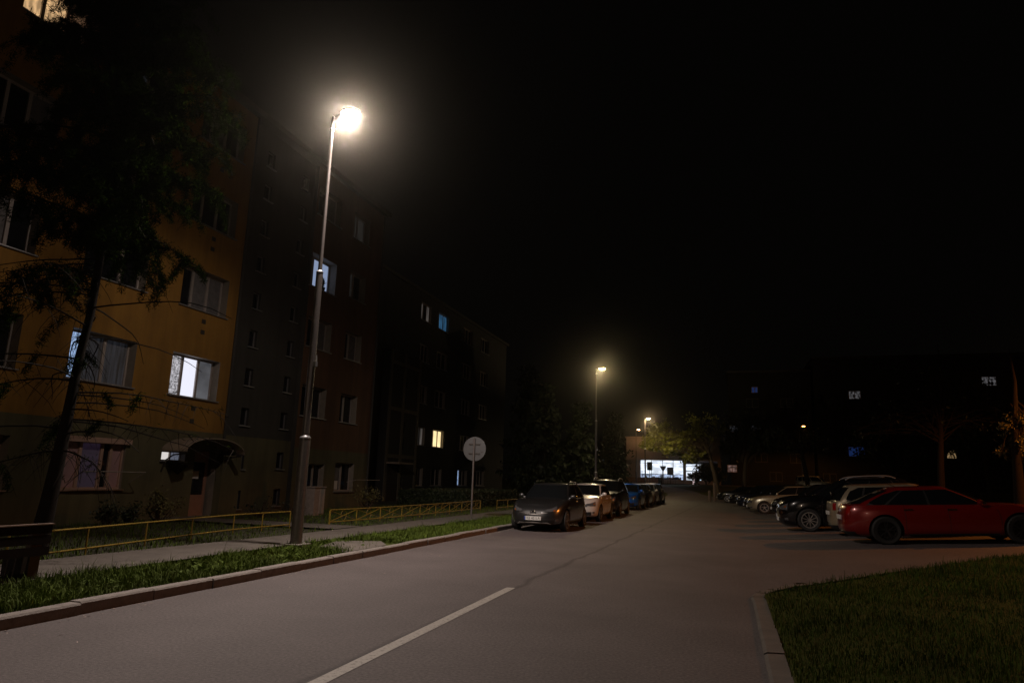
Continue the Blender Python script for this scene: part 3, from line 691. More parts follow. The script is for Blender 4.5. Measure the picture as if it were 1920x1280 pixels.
# windows of the ochre part
for ci, (a,b) in enumerate(colsA):
    for zi, z in enumerate(A_rows):
        kw = {}
        if ci == 4 and zi == 0: kw = dict(panes=[L_lace, L_white, L_blind], label='brightly lit window with lace curtain')
        elif ci == 3 and zi == 0: kw = dict(panes=[L_blueedge, L_dimcurt, L_dimcurt], splits=(0,.26,.6,1), label='curtained window with blue light at its edges')
        elif ci == 2 and zi == 3: kw = dict(panes=[L_warm, L_warm, L_warmdim], label='warm lit window behind branches')
        elif ci == 3 and zi == 3: kw = dict(panes=[L_stripe, L_stripe, GL], label='window with a faint striped blind')
        else: kw = dict(panes=[GL, M['curtain'] if (ci+zi) % 2 else GL, M['curtain'] if (ci*zi) % 3 == 1 else GL])
        if (a,z) == (10.0,12.15): window(ap, org, X, 10.4, 12.35, 12.4, 13.85, **kw)
        else: window(ap, org, X, a, b, z, z+1.3, **kw)
for (a,b,c,d) in gA[:3]: window(ap, org, X, a, b, c, d, depth=.36, fr=M['frame_pink'])
MB().add([(X-.319,14.58,3.84),(X-.319,14.95,3.84),(X-.319,14.95,4.02),(X-.319,14.58,4.02)], [(0,1,2,3)]).build('curtain_gap', L_bluelow, ap, org)
for (a_,b_,c_,d_,m_) in ((13.36,13.50,3.84,4.98,L_cooldim),(13.80,13.92,3.84,4.98,L_blueedge),(14.47,14.495,3.84,4.6,L_blueedge),(14.97,14.99,4.0,4.95,L_cooldim)): MB().add([(X-.318,a_,c_),(X-.318,b_,c_),(X-.318,b_,d_),(X-.318,a_,d_)], [(0,1,2,3)]).build('curtain_gap', m_, ap, org)
# barred ground floor window with half-lowered blinds and a clothes rail
w = window(ap, org, X, 13.15, 15.2, .95, 2.2, depth=.18, splits=(0,.34,.66,.8,1.0), panes=[M['blind'], L_vio, GL, M['blind']], fr=M['frame_pink'], label='pinkish framed window with lowered blinds and a clothes rail')
MB().box((X-.02,13.05,2.16),(X+.10,15.3,2.30)).build('shutter_box', M['frame_pink'], w, org)
mb = MB().tube([(X+.55,13.5,1.42),(X+.55,15.45,1.42)], .014, 6)
for y in (13.5,15.45): mb.tube([(X+.0,y,1.12),(X+.55,y,1.42)], .010, 6)
mb.build('clothes_rail', M['frame'], w, org, smooth=True)
# lit transom and entrance door
w = window(ap, org, X, 16.5, 17.45, 1.78, 2.06, depth=.3, splits=(0,.55,1), panes=[L_door, L_cooldim], fw=.03)
d = MB().box((X-.33,17.9,.1),(X-.28,18.02,2.12)).box((X-.33,18.68,.1),(X-.28,18.8,2.12)).box((X-.33,18.02,.1),(X-.28,18.68,.75)).box((X-.33,18.02,1.78),(X-.28,18.68,2.12)).build('door', M['doorm'], ap, org)
MB().add([(X-.31,18.02,.75),(X-.31,18.68,.75),(X-.31,18.68,1.78),(X-.31,18.02,1.78)], [(0,1,2,3)]).build('pane', GL, d, org)
MB().add([(X-.275,18.14,1.25),(X-.275,18.42,1.25),(X-.275,18.42,1.5),(X-.275,18.14,1.5)], [(0,1,2,3)]).build('notice', M['plate'], d, org)
MB().tube([(X-.25,17.98,.95),(X-.25,17.98,1.2)],.014,6).build('handle', M['chrome'], d, org)
MB().box((X-.1,18.86,-.1),(X+.25,19.75,2.0)).build('recess_shade_block', M['olive'], ap, org)  # added block standing in for the dark recess right of the door
# arched canopy: barrel sheet on two curved brackets
rows_t = []; rows_b = []
yc, ry, rz_, zb = 17.75, 1.27, .43, 2.05
for i in range(25):
    a = math.pi*(1-i/24); y = yc+ry*math.cos(a); z = zb+rz_*math.sin(a)
    rows_t.append([(X+.0,y,z+.03),(X+.93,y,z+.03)]); rows_b.append([(X+.0,y,z),(X+.93,y,z)])
mb = MB().grid(rows_t).grid(rows_b, flip=True)
mb.grid([[r[1] for r in rows_t],[r[1] for r in rows_b]], flip=True)
mb.grid([[rows_t[0][0],rows_t[0][1]],[rows_b[0][0],rows_b[0][1]]]); mb.grid([[rows_t[-1][0],rows_t[-1][1]],[rows_b[-1][0],rows_b[-1][1]]], flip=True)
cn = mb.build('canopy', M['canopy'], ap, org, smooth=True)
for y in (yc-ry+.06, yc+ry-.06):
    MB().bar((X,y,zb),(X+.9,y,zb),.05).tube([(X+.02,y,1.45),(X+.15,y,1.8),(X+.4,y,1.95),(X+.85,y,2.0)],.022,6).build('bracket', M['metal_dark'], cn, org)
MB().lathe([(.02,-.0),(.18,.16),(.3,.3),(.3,.33),(.001,.33)], c=(X+.2,17.0,1.38), n=12).build('wall_planter', M['wood_dark'], ap, org)
# brown part windows
for ci, (a,b) in enumerate(colsC):
    for zi, z in enumerate(A_rows):
        if ci == 0 and zi == 2: window(ap, org, X, 23.1, 24.95, 9.05, 10.45, splits=(0,.3,1.0), panes=[L_cooldim, L_cool], label='bluish white lit window with houseplants', depth=.45, fw=.09)
        elif ci == 1 and zi == 3: window(ap, org, X, a, b, z, z+1.25, splits=(0,.5,1), panes=[L_pale2, L_pale2])
        elif ci == 1 and zi == 2: window(ap, org, X, a, b, z, z+1.25, splits=(0,.5,1), panes=[L_pale2, GL])
        else: window(ap, org, X, a, b, z, z+1.25, splits=(0,.5,1), panes=[GL, M['curtain'] if zi else GL])
window(ap, org, X, 23.45, 25.25, .68, 1.9, splits=(0,.4,.7,1), depth=.3)
w = window(ap, org, X, 26.1, 27.65, .8, 2.0, splits=(0,.5,1), panes=[M['curtain'], GL], depth=.3, label='ground floor window with a pale picture in its lower corner')
MB().add([(X-.22,26.2,.88),(X-.22,26.72,.88),(X-.22,26.72,1.24),(X-.22,26.2,1.24)], [(0,1,2,3)]).build('net_curtain', M['plate'], w, org)
MB().tube([(X+.5,27.0,1.3),(X+.5,29.2,1.3)], .012, 6).tube([(X,27.1,1.2),(X+.5,27.1,1.3)],.01,6).build('clothes_rail', M['frame'], w, org)
# plants in the bluish window
mb = MB()
for _ in range(26):
    y = random.uniform(24.1,24.75); zz = random.uniform(9.35,9.75); mb.tube([(X-.3,24.4,9.3),(X-.3+random.uniform(-.03,.05),(y+24.4)/2,zz),(X-.3,y,zz+random.uniform(-.05,.1))],[.012,.016,.004],4)
mb.lathe([(.08,0),(.13,.2),(.12,.2)], c=(X-.28,24.4,9.1), n=10)
mb.build('houseplant', M['leaf_dark'], ap, org)
MB().tube([(X+.06,19.02,-.1),(X+.06,19.02,14.2)], .05, 8).build('downpipe', M['darkgrey'], ap, org, smooth=True)
MB().tube([(X+.06,28.8,-.1),(X+.06,28.8,14.2)], .05, 8).build('downpipe', M['darkgrey'], ap, org, smooth=True)
# small wall vents between the floors of the ochre part
for z in (2.95,3.35,5.8,6.15,8.6,8.95,11.4,11.75):
    MB().box((X-.01,17.45,z),(X+.012,17.62,z+.14)).build('vent', M['metal_dark'], ap, org)
# white service cabinet by the wall
t = empty('service_cabinet', (-14.2,21.95,.05), 'pale service cabinet by the apartment wall behind the near lamp pole', 'cabinet')
MB().box((-.2,-.33,-.05),(.2,.33,.98)).build('body', M['cabinet'], t); MB().box((-.23,-.36,.98),(.23,.36,1.02)).build('lid', M['cabinet'], t)
MB().box((.202,-.02,.08),(.216,.3,.94)).build('door', M['frame'], t)

# second block, set back
org = (-19.5,40,0); X = -19.5
b2 = empty('apartment_building', org, 'darker lower apartment block set back beyond the brown one', 'building')
colsD = [(30.2,32.0),(33.2,35.0),(41.1,42.7),(44.0,45.9),(49.0,51.0),(53,55)]
rowsD = [.9,3.55,6.35,9.15,11.98]
hD = [(a,b,z,z+1.2) for a,b in colsD for z in rowsD]
mb = MB(); wall_holes(mb, X, 29, 60, -.3, 13.75, hD, .3, 0, 1)
mb.add([(X,60,-.3),(X-11,60,-.3),(X-11,60,13.75),(X,60,13.75)], [(3,2,1,0)], 0)
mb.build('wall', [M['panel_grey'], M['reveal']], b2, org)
MB().box((X-11,29.2,13.75),(X+.2,60.2,13.95)).build('roof', M['darkgrey'], b2, org)
for ci, (a,b) in enumerate(colsD):
    for zi, z in enumerate(rowsD):
        pn = GL; lb = None
        if ci == 2 and zi == 4: pn, lb = [L_pale, GL, L_pale], 'top floor window with pale lit curtains'
        elif ci == 3 and zi == 4: pn, lb = [L_blue, L_blue, L_blue], 'top floor window glowing blue'
        elif ci == 3 and zi == 1: pn, lb = L_yel, 'first floor window lit bright yellow'
        elif ci == 2 and zi == 1: pn, lb = [L_pale, L_pale2, L_pale], 'first floor window with thin gaps of light'
        elif ci == 4 and zi == 0: pn, lb = [L_blueedge, GL, GL], 'ground floor window with a blue slit of light'
        window(b2, org, X, a, b, z, z+1.2, depth=.25, splits=(0,.2,.6,1) if ci == 3 else (0,.33,.66,1), panes=pn, label=lb)
mb = MB().box((X,36.2,-.3),(X+.5,40.4,9.0)); mb.build('stairwell_bay', M['panel_grey'], b2, org)
for z in (2.55,5.35,8.15): MB().box((X+.5,36.25,z),(X+.56,40.35,z+.22)).build('band', M['panel_light'], b2, org)
for y in (36.2,38.0,40.15): MB().box((X+.5,y,-.3),(X+.58,y+.25,9.0)).build('pilaster', M['panel_light'], b2, org)
for z in (1.0,3.1,4.1,5.9,6.9):
    MB().box((X+.5,38.35,z),(X+.515,38.5,z+.7)).build('slit_window', M['glass'], b2, org)
d = MB().box((X+.5,36.55,-.1),(X+.54,37.85,2.1)).build('door', M['metal_dark'], b2, org)
MB().box((X+.5,36.3,2.2),(X+1.4,38.2,2.3)).build('canopy', M['canopy'], b2, org)

# the lit shop at the end of the road
org = (-9,112,1.45); Y = 112.0
sh = empty('shop', org, 'brightly lit glass fronted shop at the end of the road', 'shop')
MB().box((-15.5,Y,1.0),(-1.0,Y+14,2.15)).box((-15.5,Y,2.15),(-13.35,Y+14,5.1)).box((-15.5,Y,5.1),(-1.0,Y+14,8.6)).box((-6.6,Y,2.15),(-6.2,Y+14,5.1)).box((-1.4,Y,2.15),(-1.0,Y+14,5.1)).build('wall', M['shop_wall'], sh, org)
MB().box((-15.7,Y-.25,5.12),(-.8,Y-.002,5.32)).box((-15.7,Y-.2,8.6),(-.8,Y+14,8.8)).build('cornice', M['shop_wall'], sh, org)
wn = MB()
for x in (-13.33,-11.6,-9.85,-8.2,-6.67): wn.box((x,Y+.1,2.15),(x+.07,Y+.18,5.1))
wn.box((-13.3,Y+.12,4.6),(-6.61,Y+.17,4.66)); wn.box((-13.3,Y+.12,2.9),(-6.61,Y+.17,2.95))
w = wn.build('window', M['metal_dark'], sh, org); w['label'] = 'wide shop front glazing'
MB().add([(-13.3,Y+.6,3.0),(-6.6,Y+.6,3.0),(-6.6,Y+.6,5.1),(-13.3,Y+.6,5.1)], [(0,1,2,3)]).build('pane', L_shop, w, org)
MB().add([(-13.3,Y+.62,2.16),(-6.6,Y+.62,2.16),(-6.6,Y+.62,3.0),(-13.3,Y+.62,3.0)], [(0,1,2,3)]).build('shelf_front', L_shelf, w, org)
shelf = MB()
for i in range(40):
    x = random.uniform(-13.1,-7.2); shelf.box((x,Y+.45,2.16),(x+random.uniform(.15,.6),Y+.55,2.16+random.uniform(.1,.42)), i%4)
for z in (2.62,2.95): shelf.box((-12.9,Y+.4,z),(-7.2,Y+.56,z+.035), 3)
shelf.build('display_goods', [M['plate_blue'], M['red_lens'], M['cabinet'], M['metal_dark']], sh, org)
wn = MB().box((-6.2,Y+.1,3.5),(-1.4,Y+.16,3.6)); wn.box((-4.6,Y+.1,2.15),(-4.5,Y+.16,5.1)).box((-6.2,Y+.1,4.3),(-1.4,Y+.16,4.36))
w = wn.build('window', M['metal_dark'], sh, org)
MB().add([(-6.2,Y+.3,2.16),(-3.9,Y+.3,2.16),(-3.9,Y+.3,4.6),(-6.2,Y+.3,4.6)], [(0,1,2,3)]).build('pane', L_shop, w, org)
bw = tag(MB().box((-16,110.9,1.3),(-10.2,111.1,2.35)).build('low_wall', M['brick'], org=(-13,111,1.4)), 'low reddish wall in front of the lit shop', 'wall')
# shop railing
t = empty('railing', (-7,109.6,1.4), 'thin dark railing in front of the shop window', 'railing')
mb = MB().tube([(-3,0,.95),(2.8,0,.95)],.03,6).tube([(-3,0,.5),(2.8,0,.5)],.02,6)
mb.build('rail', M['metal_dark'], t)
for x in lin(-3,2.8,5): MB().tube([(x,0,-.1),(x,0,.95)],.025,6).build('post', M['metal_dark'], t)
# give-way sign and two boards seen from behind against the shop light
def back_sign(x, y, z, pole_top, kind, label):
    t = empty('traffic_sign' if kind == 'tri' else 'signboard', (x,y,z), label, 'traffic sign' if kind == 'tri' else 'sign', 'signs silhouetted against the shop')
    MB().tube([(0,0,-.1),(0,0,pole_top)],.05 if kind != 'tri' else .07,8).build('post', M['metal_dark'], t)
    if kind == 'tri': MB().add([(-.52,.06,pole_top),(.52,.06,pole_top),(0,.06,pole_top-.9),(-.52,.08,pole_top),(.52,.08,pole_top),(0,.08,pole_top-.9)], [(0,2,1),(3,4,5),(0,1,4,3),(1,2,5,4),(2,0,3,5)]).build('plate', M['metal_dark'], t)
    else:
        w, h = kind; MB().box((-w/2,-.06,pole_top-h),(w/2,.06,pole_top+.03)).build('board', M['metal_dark'], t)
back_sign(-9.35,107.5,1.35,2.75,'tri','inverted triangular sign seen from behind before the shop front')
back_sign(-8.35,108.5,1.4,2.55,(.95,1.15),'dark square signboard right of the triangular sign')
back_sign(-11.5,109.0,1.4,3.3,(.8,1.25),'tall dark signboard left of the triangular sign')
tag(MB().lathe([(.32,0),(.32,.9),(.25,1.1),(.001,1.12)], c=(-9.75,107.2,1.3), n=14).build('litter_bin', M['wood_dark'], org=(-9.75,107.2,1.3), smooth=True), 'dark bin at the foot of the triangular sign', 'bin')
t = empty('banner', (-4.9,108.8,1.4), 'narrow upright white and red banner beside the shop entrance', 'banner')
MB().box((-.2,-.03,.1),(.2,.03,1.9)).build('cloth', emat('lit_banner', (1,.75,.75), .55), t); MB().tube([(.28,0,-.1),(.28,0,2.1)],.04,6).build('pole', M['metal_dark'], t)

# dark blocks on the right and far left, with a few lit windows
def far_block(org, x0, x1, Y, H, wins, label, dark, facing=-1):
    t = empty('apartment_building', org, label, 'building')
    MB().box((x0,Y,0),(x1,Y+12,H)).build('wall', M['far_wall'], t, org)
    MB().box((x0-.2,Y-.2,H),(x1+.2,Y+12.2,H+.3)).build('roof', M['metal_dark'], t, org)
    for (x,z,w,h,m,lb) in wins:
        f = MB().box((x-w/2-.08,Y-.05,z-h/2-.08),(x+w/2+.08,Y-.003,z-h/2)).box((x-w/2-.08,Y-.05,z+h/2),(x+w/2+.08,Y-.003,z+h/2+.08)).box((x-w/2-.08,Y-.05,z-h/2),(x-w/2,Y-.003,z+h/2)).box((x+w/2,Y-.05,z-h/2),(x+w/2+.08,Y-.003,z+h/2)).box((x-.05,Y-.045,z-h/2),(x+.05,Y-.004,z+h/2)).build('window', M['frame_pink'], t, org)
        if lb: f['label'] = lb
        MB().add([(x-w/2,Y-.02,z-h/2),(x+w/2,Y-.02,z-h/2),(x+w/2,Y-.02,z+h/2),(x-w/2,Y-.02,z+h/2)], [(0,1,2,3)]).build('pane', m, f, org)
    for i in range(dark):
        x = x0+1.5+(x1-x0-3)*((i*3)%dark)/max(1,dark-1); z = 3.0+2.8*(i%5)
        if z+1 > H or any(abs(x-w_[0]) < 2.2 and abs(z-w_[1]) < 1.6 for w_ in wins): continue
        f = MB().box((x-.9,Y-.05,z-.7),(x+.9,Y-.003,z-.62)).box((x-.9,Y-.05,z+.62),(x+.9,Y-.003,z+.7)).box((x-.05,Y-.045,z-.62),(x+.05,Y-.004,z+.62)).box((x-.9,Y-.05,z-.62),(x-.84,Y-.003,z+.62)).box((x+.84,Y-.05,z-.62),(x+.9,Y-.003,z+.62)).build('window', M['curtain'], t, org)
        MB().add([(x-.85,Y-.02,z-.62),(x+.85,Y-.02,z-.62),(x+.85,Y-.02,z+.62),(x-.85,Y-.02,z+.62)], [(0,1,2,3)]).build('pane', M['rubber'], f, org)
    return t
k = 112/95.0
def P95(x, z): return x*k, 1.55+(z-1.55)*k
W = []
for (x,z,w,h,m,lb) in ((3.75,14.02,.8,.8,L_blue2,'small blue lit window'),(1.23,8.9,1.9,1.0,L_fardim,'dim window among leaves'),(3.55,8.9,1.6,.9,L_fardim,'dim bluish window'),(.6,3.69,1.3,1.0,L_pink,'pinkish lit ground floor window')):
    a, b = P95(x, z); W.append((a,b,w,h,m,lb))
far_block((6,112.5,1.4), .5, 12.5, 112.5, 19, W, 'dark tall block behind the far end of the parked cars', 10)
W = []
for (x,z,w,h,m,lb) in ((15.77,13.29,1.5,1.1,L_grey,'grey lit window high up'),(30.67,14.85,1.7,1.2,L_grey,'pale lit window at the right'),(15.56,6.14,2.1,1.3,L_blue2,'wide deep blue window'),(25.94,6.06,1.1,1.2,L_warmfar,'warm yellow lit window')):
    a, b = P95(x, z); W.append((a,b,w,h,m,lb))
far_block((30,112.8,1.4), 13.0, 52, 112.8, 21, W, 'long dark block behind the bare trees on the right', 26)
W = [(-22.6,5.5,.5,.5,L_cool,None),(-22.9,4.6,.3,.6,L_cool,None),(-19.9,5.45,1.2,.35,L_cool,None),(-19.0,4.0,.4,.3,L_cooldim,None),(-21.9,3.7,.5,.3,L_cooldim,None)]
far_block((-24,132,1.4), -34, -16.5, 132, 9, W, 'low distant building with tiny cool lights behind the conifers', 0)

# ------------------------------------------------------------------ cars
def sgnpow(v, p): return math.copysign(abs(v)**p, v)
class Body:
    """car skin: plan outlines stacked from sill to shoulder, a deck over them, a cabin on the deck"""
    def __init__(s, L, W, H, hood=.74, belt=.93, tail=.98, cab=(1.15,.35,-1.35,-2.05), nose=.10, n=4.6, clear=.2, sloped_tail=.06, crown=.05):
        s.L, s.W, s.H, s.hood, s.belt, s.tail, s.cab, s.nose, s.n, s.clear, s.st, s.crown = L, W, H, hood, belt, tail, cab, nose, n, clear, sloped_tail, crown
    def ztop(s, x):
        xw = s.cab[0]+.1; L2 = s.L/2
        if x > xw:
            t = (x-xw)/(L2-xw); return s.belt - (s.belt-s.hood)*(t**1.5)
        t = (xw-x)/(xw+L2); return s.belt + (s.tail-s.belt)*t
    def ring(s, v):
        pts = [(0,.895,.12,.10),(.10,.965,.03,.03),(.28,.99,.0,.0),(.5,1.0,.0,.01),(.72,.995,.025,.02),(.88,.975,.07,.035),(1.0,.925,.16,.06)]
        for a, b in zip(pts, pts[1:]):
            if v <= b[0]+1e-9:
                t = (v-a[0])/(b[0]-a[0]); q = [a[i]+(b[i]-a[i])*t for i in range(4)]
                return q[1]*s.W/2, s.L/2 - q[2]*(s.nose/.10), -s.L/2 + q[3]*(s.st/.06)
        return s.W/2, s.L/2, -s.L/2
    def P(s, side, ph, v):
        h, xf, xr = s.ring(v); e = 2/s.n
        cx = sgnpow(math.cos(ph), e); y = abs(math.sin(ph))**e
        mid = (xf+xr)/2; hl = (xf-xr)/2
        bow = 0.0
        x = mid + hl*cx
        if cx > .8: x -= .10*y*y*y*((cx-.8)/.2)
        z = s.clear + v*(s.ztop(x) - s.clear)
        return Vector((x, side*h*y, z))
    def phx(s, x):   # angle whose outline point sits at fraction x of the half length
        return math.acos(max(-1,min(1,sgnpow(x, s.n/2))))
    def phy(s, y, rear=False):
        a = math.asin(min(1, y**(s.n/2))); return math.pi-a if rear else a
    def Pc(s, side, ph, v):
        """cabin"""
        f0, f1, r1, r0 = s.cab; nn = 5.0; e = 2/nn
        vv = v
        bulge = math.sin(math.pi*min(1,vv))*.05
        xf = f0 + (f1-f0)*vv + bulge*1.1; xr = r0 + (r1-r0)*vv - bulge*.9
        hb = .905*s.W/2; hr = .70*s.W/2; h = hb + (hr-hb)*(vv**1.25)
        cx = sgnpow(math.cos(ph), e); y = abs(math.sin(ph))**e
        x = (xf+xr)/2 + (xf-xr)/2*cx
        if cx > .8: x -= .13*y*y*((cx-.8)/.2)
        zr = s.H - s.crown
        z0 = s.ztop(x) - .02
        z = z0 + vv*(zr - z0)
        return Vector((x, side*h*y, z))
    def phcx(s, x): return math.acos(max(-1,min(1,sgnpow(x, 2.5))))
    def phcy(s, y, rear=False):
        a = math.asin(min(1, y**2.5)); return math.pi-a if rear else a
    def shell(s, fn, vs, phs, crown, bottom=False):
        mb = MB()
        for side in (1,-1):
            rows = [[fn(side, p, v) for p in phs] for v in vs]
            mb.grid(rows, flip=side > 0)
            top = rows[-1]; deck = [top]; hm = max(abs(q.y) for q in top)
            for w in (.3,.62,1.0):
                deck.append([Vector((q.x, q.y*(1-w), q.z + crown*(1-(1-w)**2)*min(1,(abs(q.y)/hm)**1.5))) for q in top])
            mb.grid(deck, flip=side > 0)
            if bottom:
                bt = rows[0]; mb.grid([bt, [Vector((q.x, 0, q.z)) for q in bt]], flip=side < 0)
        return mb
    def patch(s, fn, side, p0, p1, v0, v1, nu=8, nv=6, off=.006, mb=None, mi=0, shape=None):
        """piece of skin lifted off the surface, with a skirt"""
        mb = mb or MB(); G = []
        for j in range(nv+1):
            row = []
            for i in range(nu+1):
                a, b = i/nu, j/nv
                va, vb = (v0, v1) if not shape else shape(a, v0, v1)
                p, v = p0+(p1-p0)*a, va+(vb-va)*b
                q = fn(side, p, v); e = 1e-3
                du = fn(side, min(math.pi,p+e), v) - fn(side, max(0,p-e), v); dv = fn(side, p, min(1,v+e)) - fn(side, p, max(0,v-e))
                n = du.cross(dv)
                if n.length < 1e-12: n = Vector((0,side,0))
                n.normalize()
                c = Vector((q.x*.6, 0, .6))
                if n.dot(q-c) < 0: n = -n
                row.append((q, n))
            G.append(row)
        top = [[q+n*off for q, n in r] for r in G]
        mb.grid(top, mi)
        edge = lambda pts: mb.grid([[q+n*off for q, n in pts],[q-n*.012 for q, n in pts]], mi)
        edge(G[0]); edge(G[-1]); edge([r[0] for r in G]); edge([r[-1] for r in G])
        return mb

def bounds_end(third): return -.80 if third else -.52
def make_car(name, label, L=4.4, W=1.78, H=1.47, paint=(.03,.03,.03), wb=2.65, fo=.88, wr=.32, hood=.76, belt=.95, tail=1.0, cab=None, rim='alloy', spokes=5, cat='car', rails=None,
             grille=None, det=2, group='cars parked along the kerb', metal=.5, rough=.28, plate=True, loc=(0,0,0), heading=0, pitch=0, nose=.10, st=.06, glass_rear=.9, n=4.6, third=True, head_shape=None, plate_text=None, trim='body', intake=True):
    x_f = L/2-fo; x_r = x_f-wb
    cab = cab or (x_f-.35, x_f-1.15, -L/2+.75, -L/2+.2)
    B = Body(L, W, H, hood, belt, tail, cab, nose=nose, sloped_tail=st, n=n)
    t = empty(name, loc, label, cat, group, rot=(0, -pitch, heading))
    pm = mat('car_paint', paint, rough, metal=metal, coat=1.0)
    phs = [math.pi*i/40 for i in range(41)]
    def dens(x): return x
    vs = [0,.05,.1,.19,.28,.39,.5,.61,.72,.8,.88,.94,1.0]
    mb = B.shell(B.P, vs, phs, .05, bottom=True)
    body = mb.build('body', [pm, M['black']], t, merge=True, smooth=True, angle=50)
    # wheel arches
    cm = MB()
    for x in (x_f, x_r):
        for sd in (1,-1):
            cm.lathe([(.001,sd*(W/2+.15)),(wr+.055,sd*(W/2+.15)),(wr+.055,sd*(W/2-.30)),(.001,sd*(W/2-.30))], c=(x,0,wr), n=32, axis='y')
    cut = cm.build('cut_tmp', [M['black']], None, merge=True)
    md = body.modifiers.new('b', 'BOOLEAN'); md.operation = 'DIFFERENCE'; md.object = cut; md.solver = 'EXACT'
    try: md.material_mode = 'TRANSFER'
    except Exception: pass
    body.parent = None; bpy.context.view_layer.update()
    dg = bpy.context.evaluated_depsgraph_get()
    me = bpy.data.meshes.new_from_object(body.evaluated_get(dg)); body.modifiers.clear(); body.data = me; body.parent = t
    bpy.data.objects.remove(cut)
    # cabin on top
    cb = B.shell(B.Pc, [0,.12,.25,.4,.55,.7,.82,.92,1.0], phs, B.crown)
    cb.build('roof', pm, t, merge=True, smooth=True, angle=50)
    G = M['glass']
    # windscreen and rear window: two mirrored halves in one mesh
    mb = MB()
    for sd in (1,-1): B.patch(B.Pc, sd, 0.0, B.phcy(.88), .05, .93, 8, 8, .005, mb)
    mb.build('windscreen', G, t, merge=True, smooth=True)
    mb = MB()
    for sd in (1,-1): B.patch(B.Pc, sd, math.pi, B.phcy(.82, True), .12, .90, 8, 6, .005, mb)
    mb.build('rear_window', G, t, merge=True, smooth=True)
    if det:
        for sd in (1,-1): B.patch(B.Pc, sd, B.phcx(.78), B.phcx(bounds_end(third)), .07, .89, 14, 6, .003, shape=lambda q, v0, v1: (v0, v0+(v1-v0)*min(1,.30+2.9*q)*(1-.3*max(0,q-.85)/.15))).build('pillar_trim', M['black'], t, merge=True, smooth=True)
    bounds = [(.80,.10),(.06,-.50)] + ([(-.55,-.82)] if third else [])
    for sd in (1,-1):
        for wi, (a, b) in enumerate(bounds):
            sh = None
            if wi == 0: sh = lambda q, v0, v1: (v0, v0+(v1-v0)*min(1,.30+2.6*q))
            if wi == len(bounds)-1: sh = lambda q, v0, v1: (v0+(v1-v0)*.25*max(0,q-.4), v1-(v1-v0)*.35*max(0,q-.3))
            B.patch(B.Pc, sd, B.phcx(a), B.phcx(b), .08, .88, 10, 6, .005, shape=sh).build('side_window', G, t, merge=True, smooth=True)
    # lamps
    for sd in (1,-1):
        hs = head_shape or (.48,.70,.62,.84)
        h = B.patch(B.P, sd, B.phy(hs[0]), B.phx(.90), hs[2], hs[3], 10, 5, .008, shape=lambda q, v0, v1: (v0+.05*(1-q), v1-.05*(1-q)+.03*q)).build('headlight', M['lens_glass'], t, merge=True, smooth=True)
        if det > 1: B.patch(B.P, sd, B.phx(.945), B.phx(.92), .72, .78, 4, 4, .011).build('indicator', M['amber'], h, merge=True, smooth=True)
        B.patch(B.P, sd, B.phy(.66, True), B.phx(-.93), .70, .96, 8, 6, .008).build('taillight', M['red_lens'], t, merge=True, smooth=True)
        if det: B.patch(B.P, sd, B.phy(.74), B.phy(.82), .22, .31, 3, 3, .012).build('fog_light', M['lens_glass'], t, merge=True, smooth=True)
    # front: grille, lower intake; rear bumper insert
    mb = MB(); g = grille or (.45,.60,.72)
    for sd in (1,-1): B.patch(B.P, sd, 0.0, B.phy(g[0]), g[1], g[2], 6, 4, .009, mb)
    gr = mb.build('grille', M['black'], t, merge=True, smooth=True)
    mb = MB()
    for sd in (1,-1):
        for vv in (g[1]-.012, g[2]): B.patch(B.P, sd, 0.0, B.phy(g[0]+.03), vv, vv+.009, 6, 1, .014, mb)
    mb.build('grille_trim', M['chrome'], gr, merge=True, smooth=True)
    if intake:
        mb = MB()
        for sd in (1,-1): B.patch(B.P, sd, 0.0, B.phy(.70), .10, .30, 6, 4, .007, mb)
        mb.build('bumper_intake', M['black'], t, merge=True, smooth=True)
    mb = MB()
    for sd in (1,-1): B.patch(B.P, sd, math.pi, B.phy(.8,True), .0, .16, 6, 3, .008, mb)
    mb.build('rear_bumper', M['black'], t, merge=True, smooth=True)
    if plate:
        xf = B.P(1, 0, .42).x
        p = MB().box((xf-.02,-.26,.41-.055),(xf+.03,.26,.41+.055)).build('number_plate', M['plate'], t)
        MB().box((xf+.029,-.26,.357),(xf+.032,-.215,.463)).build('country_band', M['plate_blue'], p)
        if plate_text:
            cu = bpy.data.curves.new('txt', 'FONT'); cu.body = plate_text; cu.size = .105; cu.align_x = 'CENTER'; cu.align_y = 'CENTER'; cu.extrude = .001
            o = bpy.data.objects.new('txt', cu); C.objects.link(o); bpy.context.view_layer.update()
            me = bpy.data.meshes.new_from_object(o.evaluated_get(bpy.context.evaluated_depsgraph_get())); bpy.data.objects.remove(o)
            me.materials.clear(); me.materials.append(M['plate_text'])
            me.transform(Matrix.Translation((xf+.033, .02, .408)) @ Matrix.Rotation(R(90), 4, 'Z') @ Matrix.Rotation(R(90), 4, 'X') @ Matrix.Diagonal((.98,1,1,1)))
            o = bpy.data.objects.new('plate_number', me); C.objects.link(o); o.parent = p
        xr = B.P(1, math.pi, .55).x
        MB().box((xr-.025,-.26,.62),(xr+.03,.26,.73)).build('number_plate', M['plate'], t)
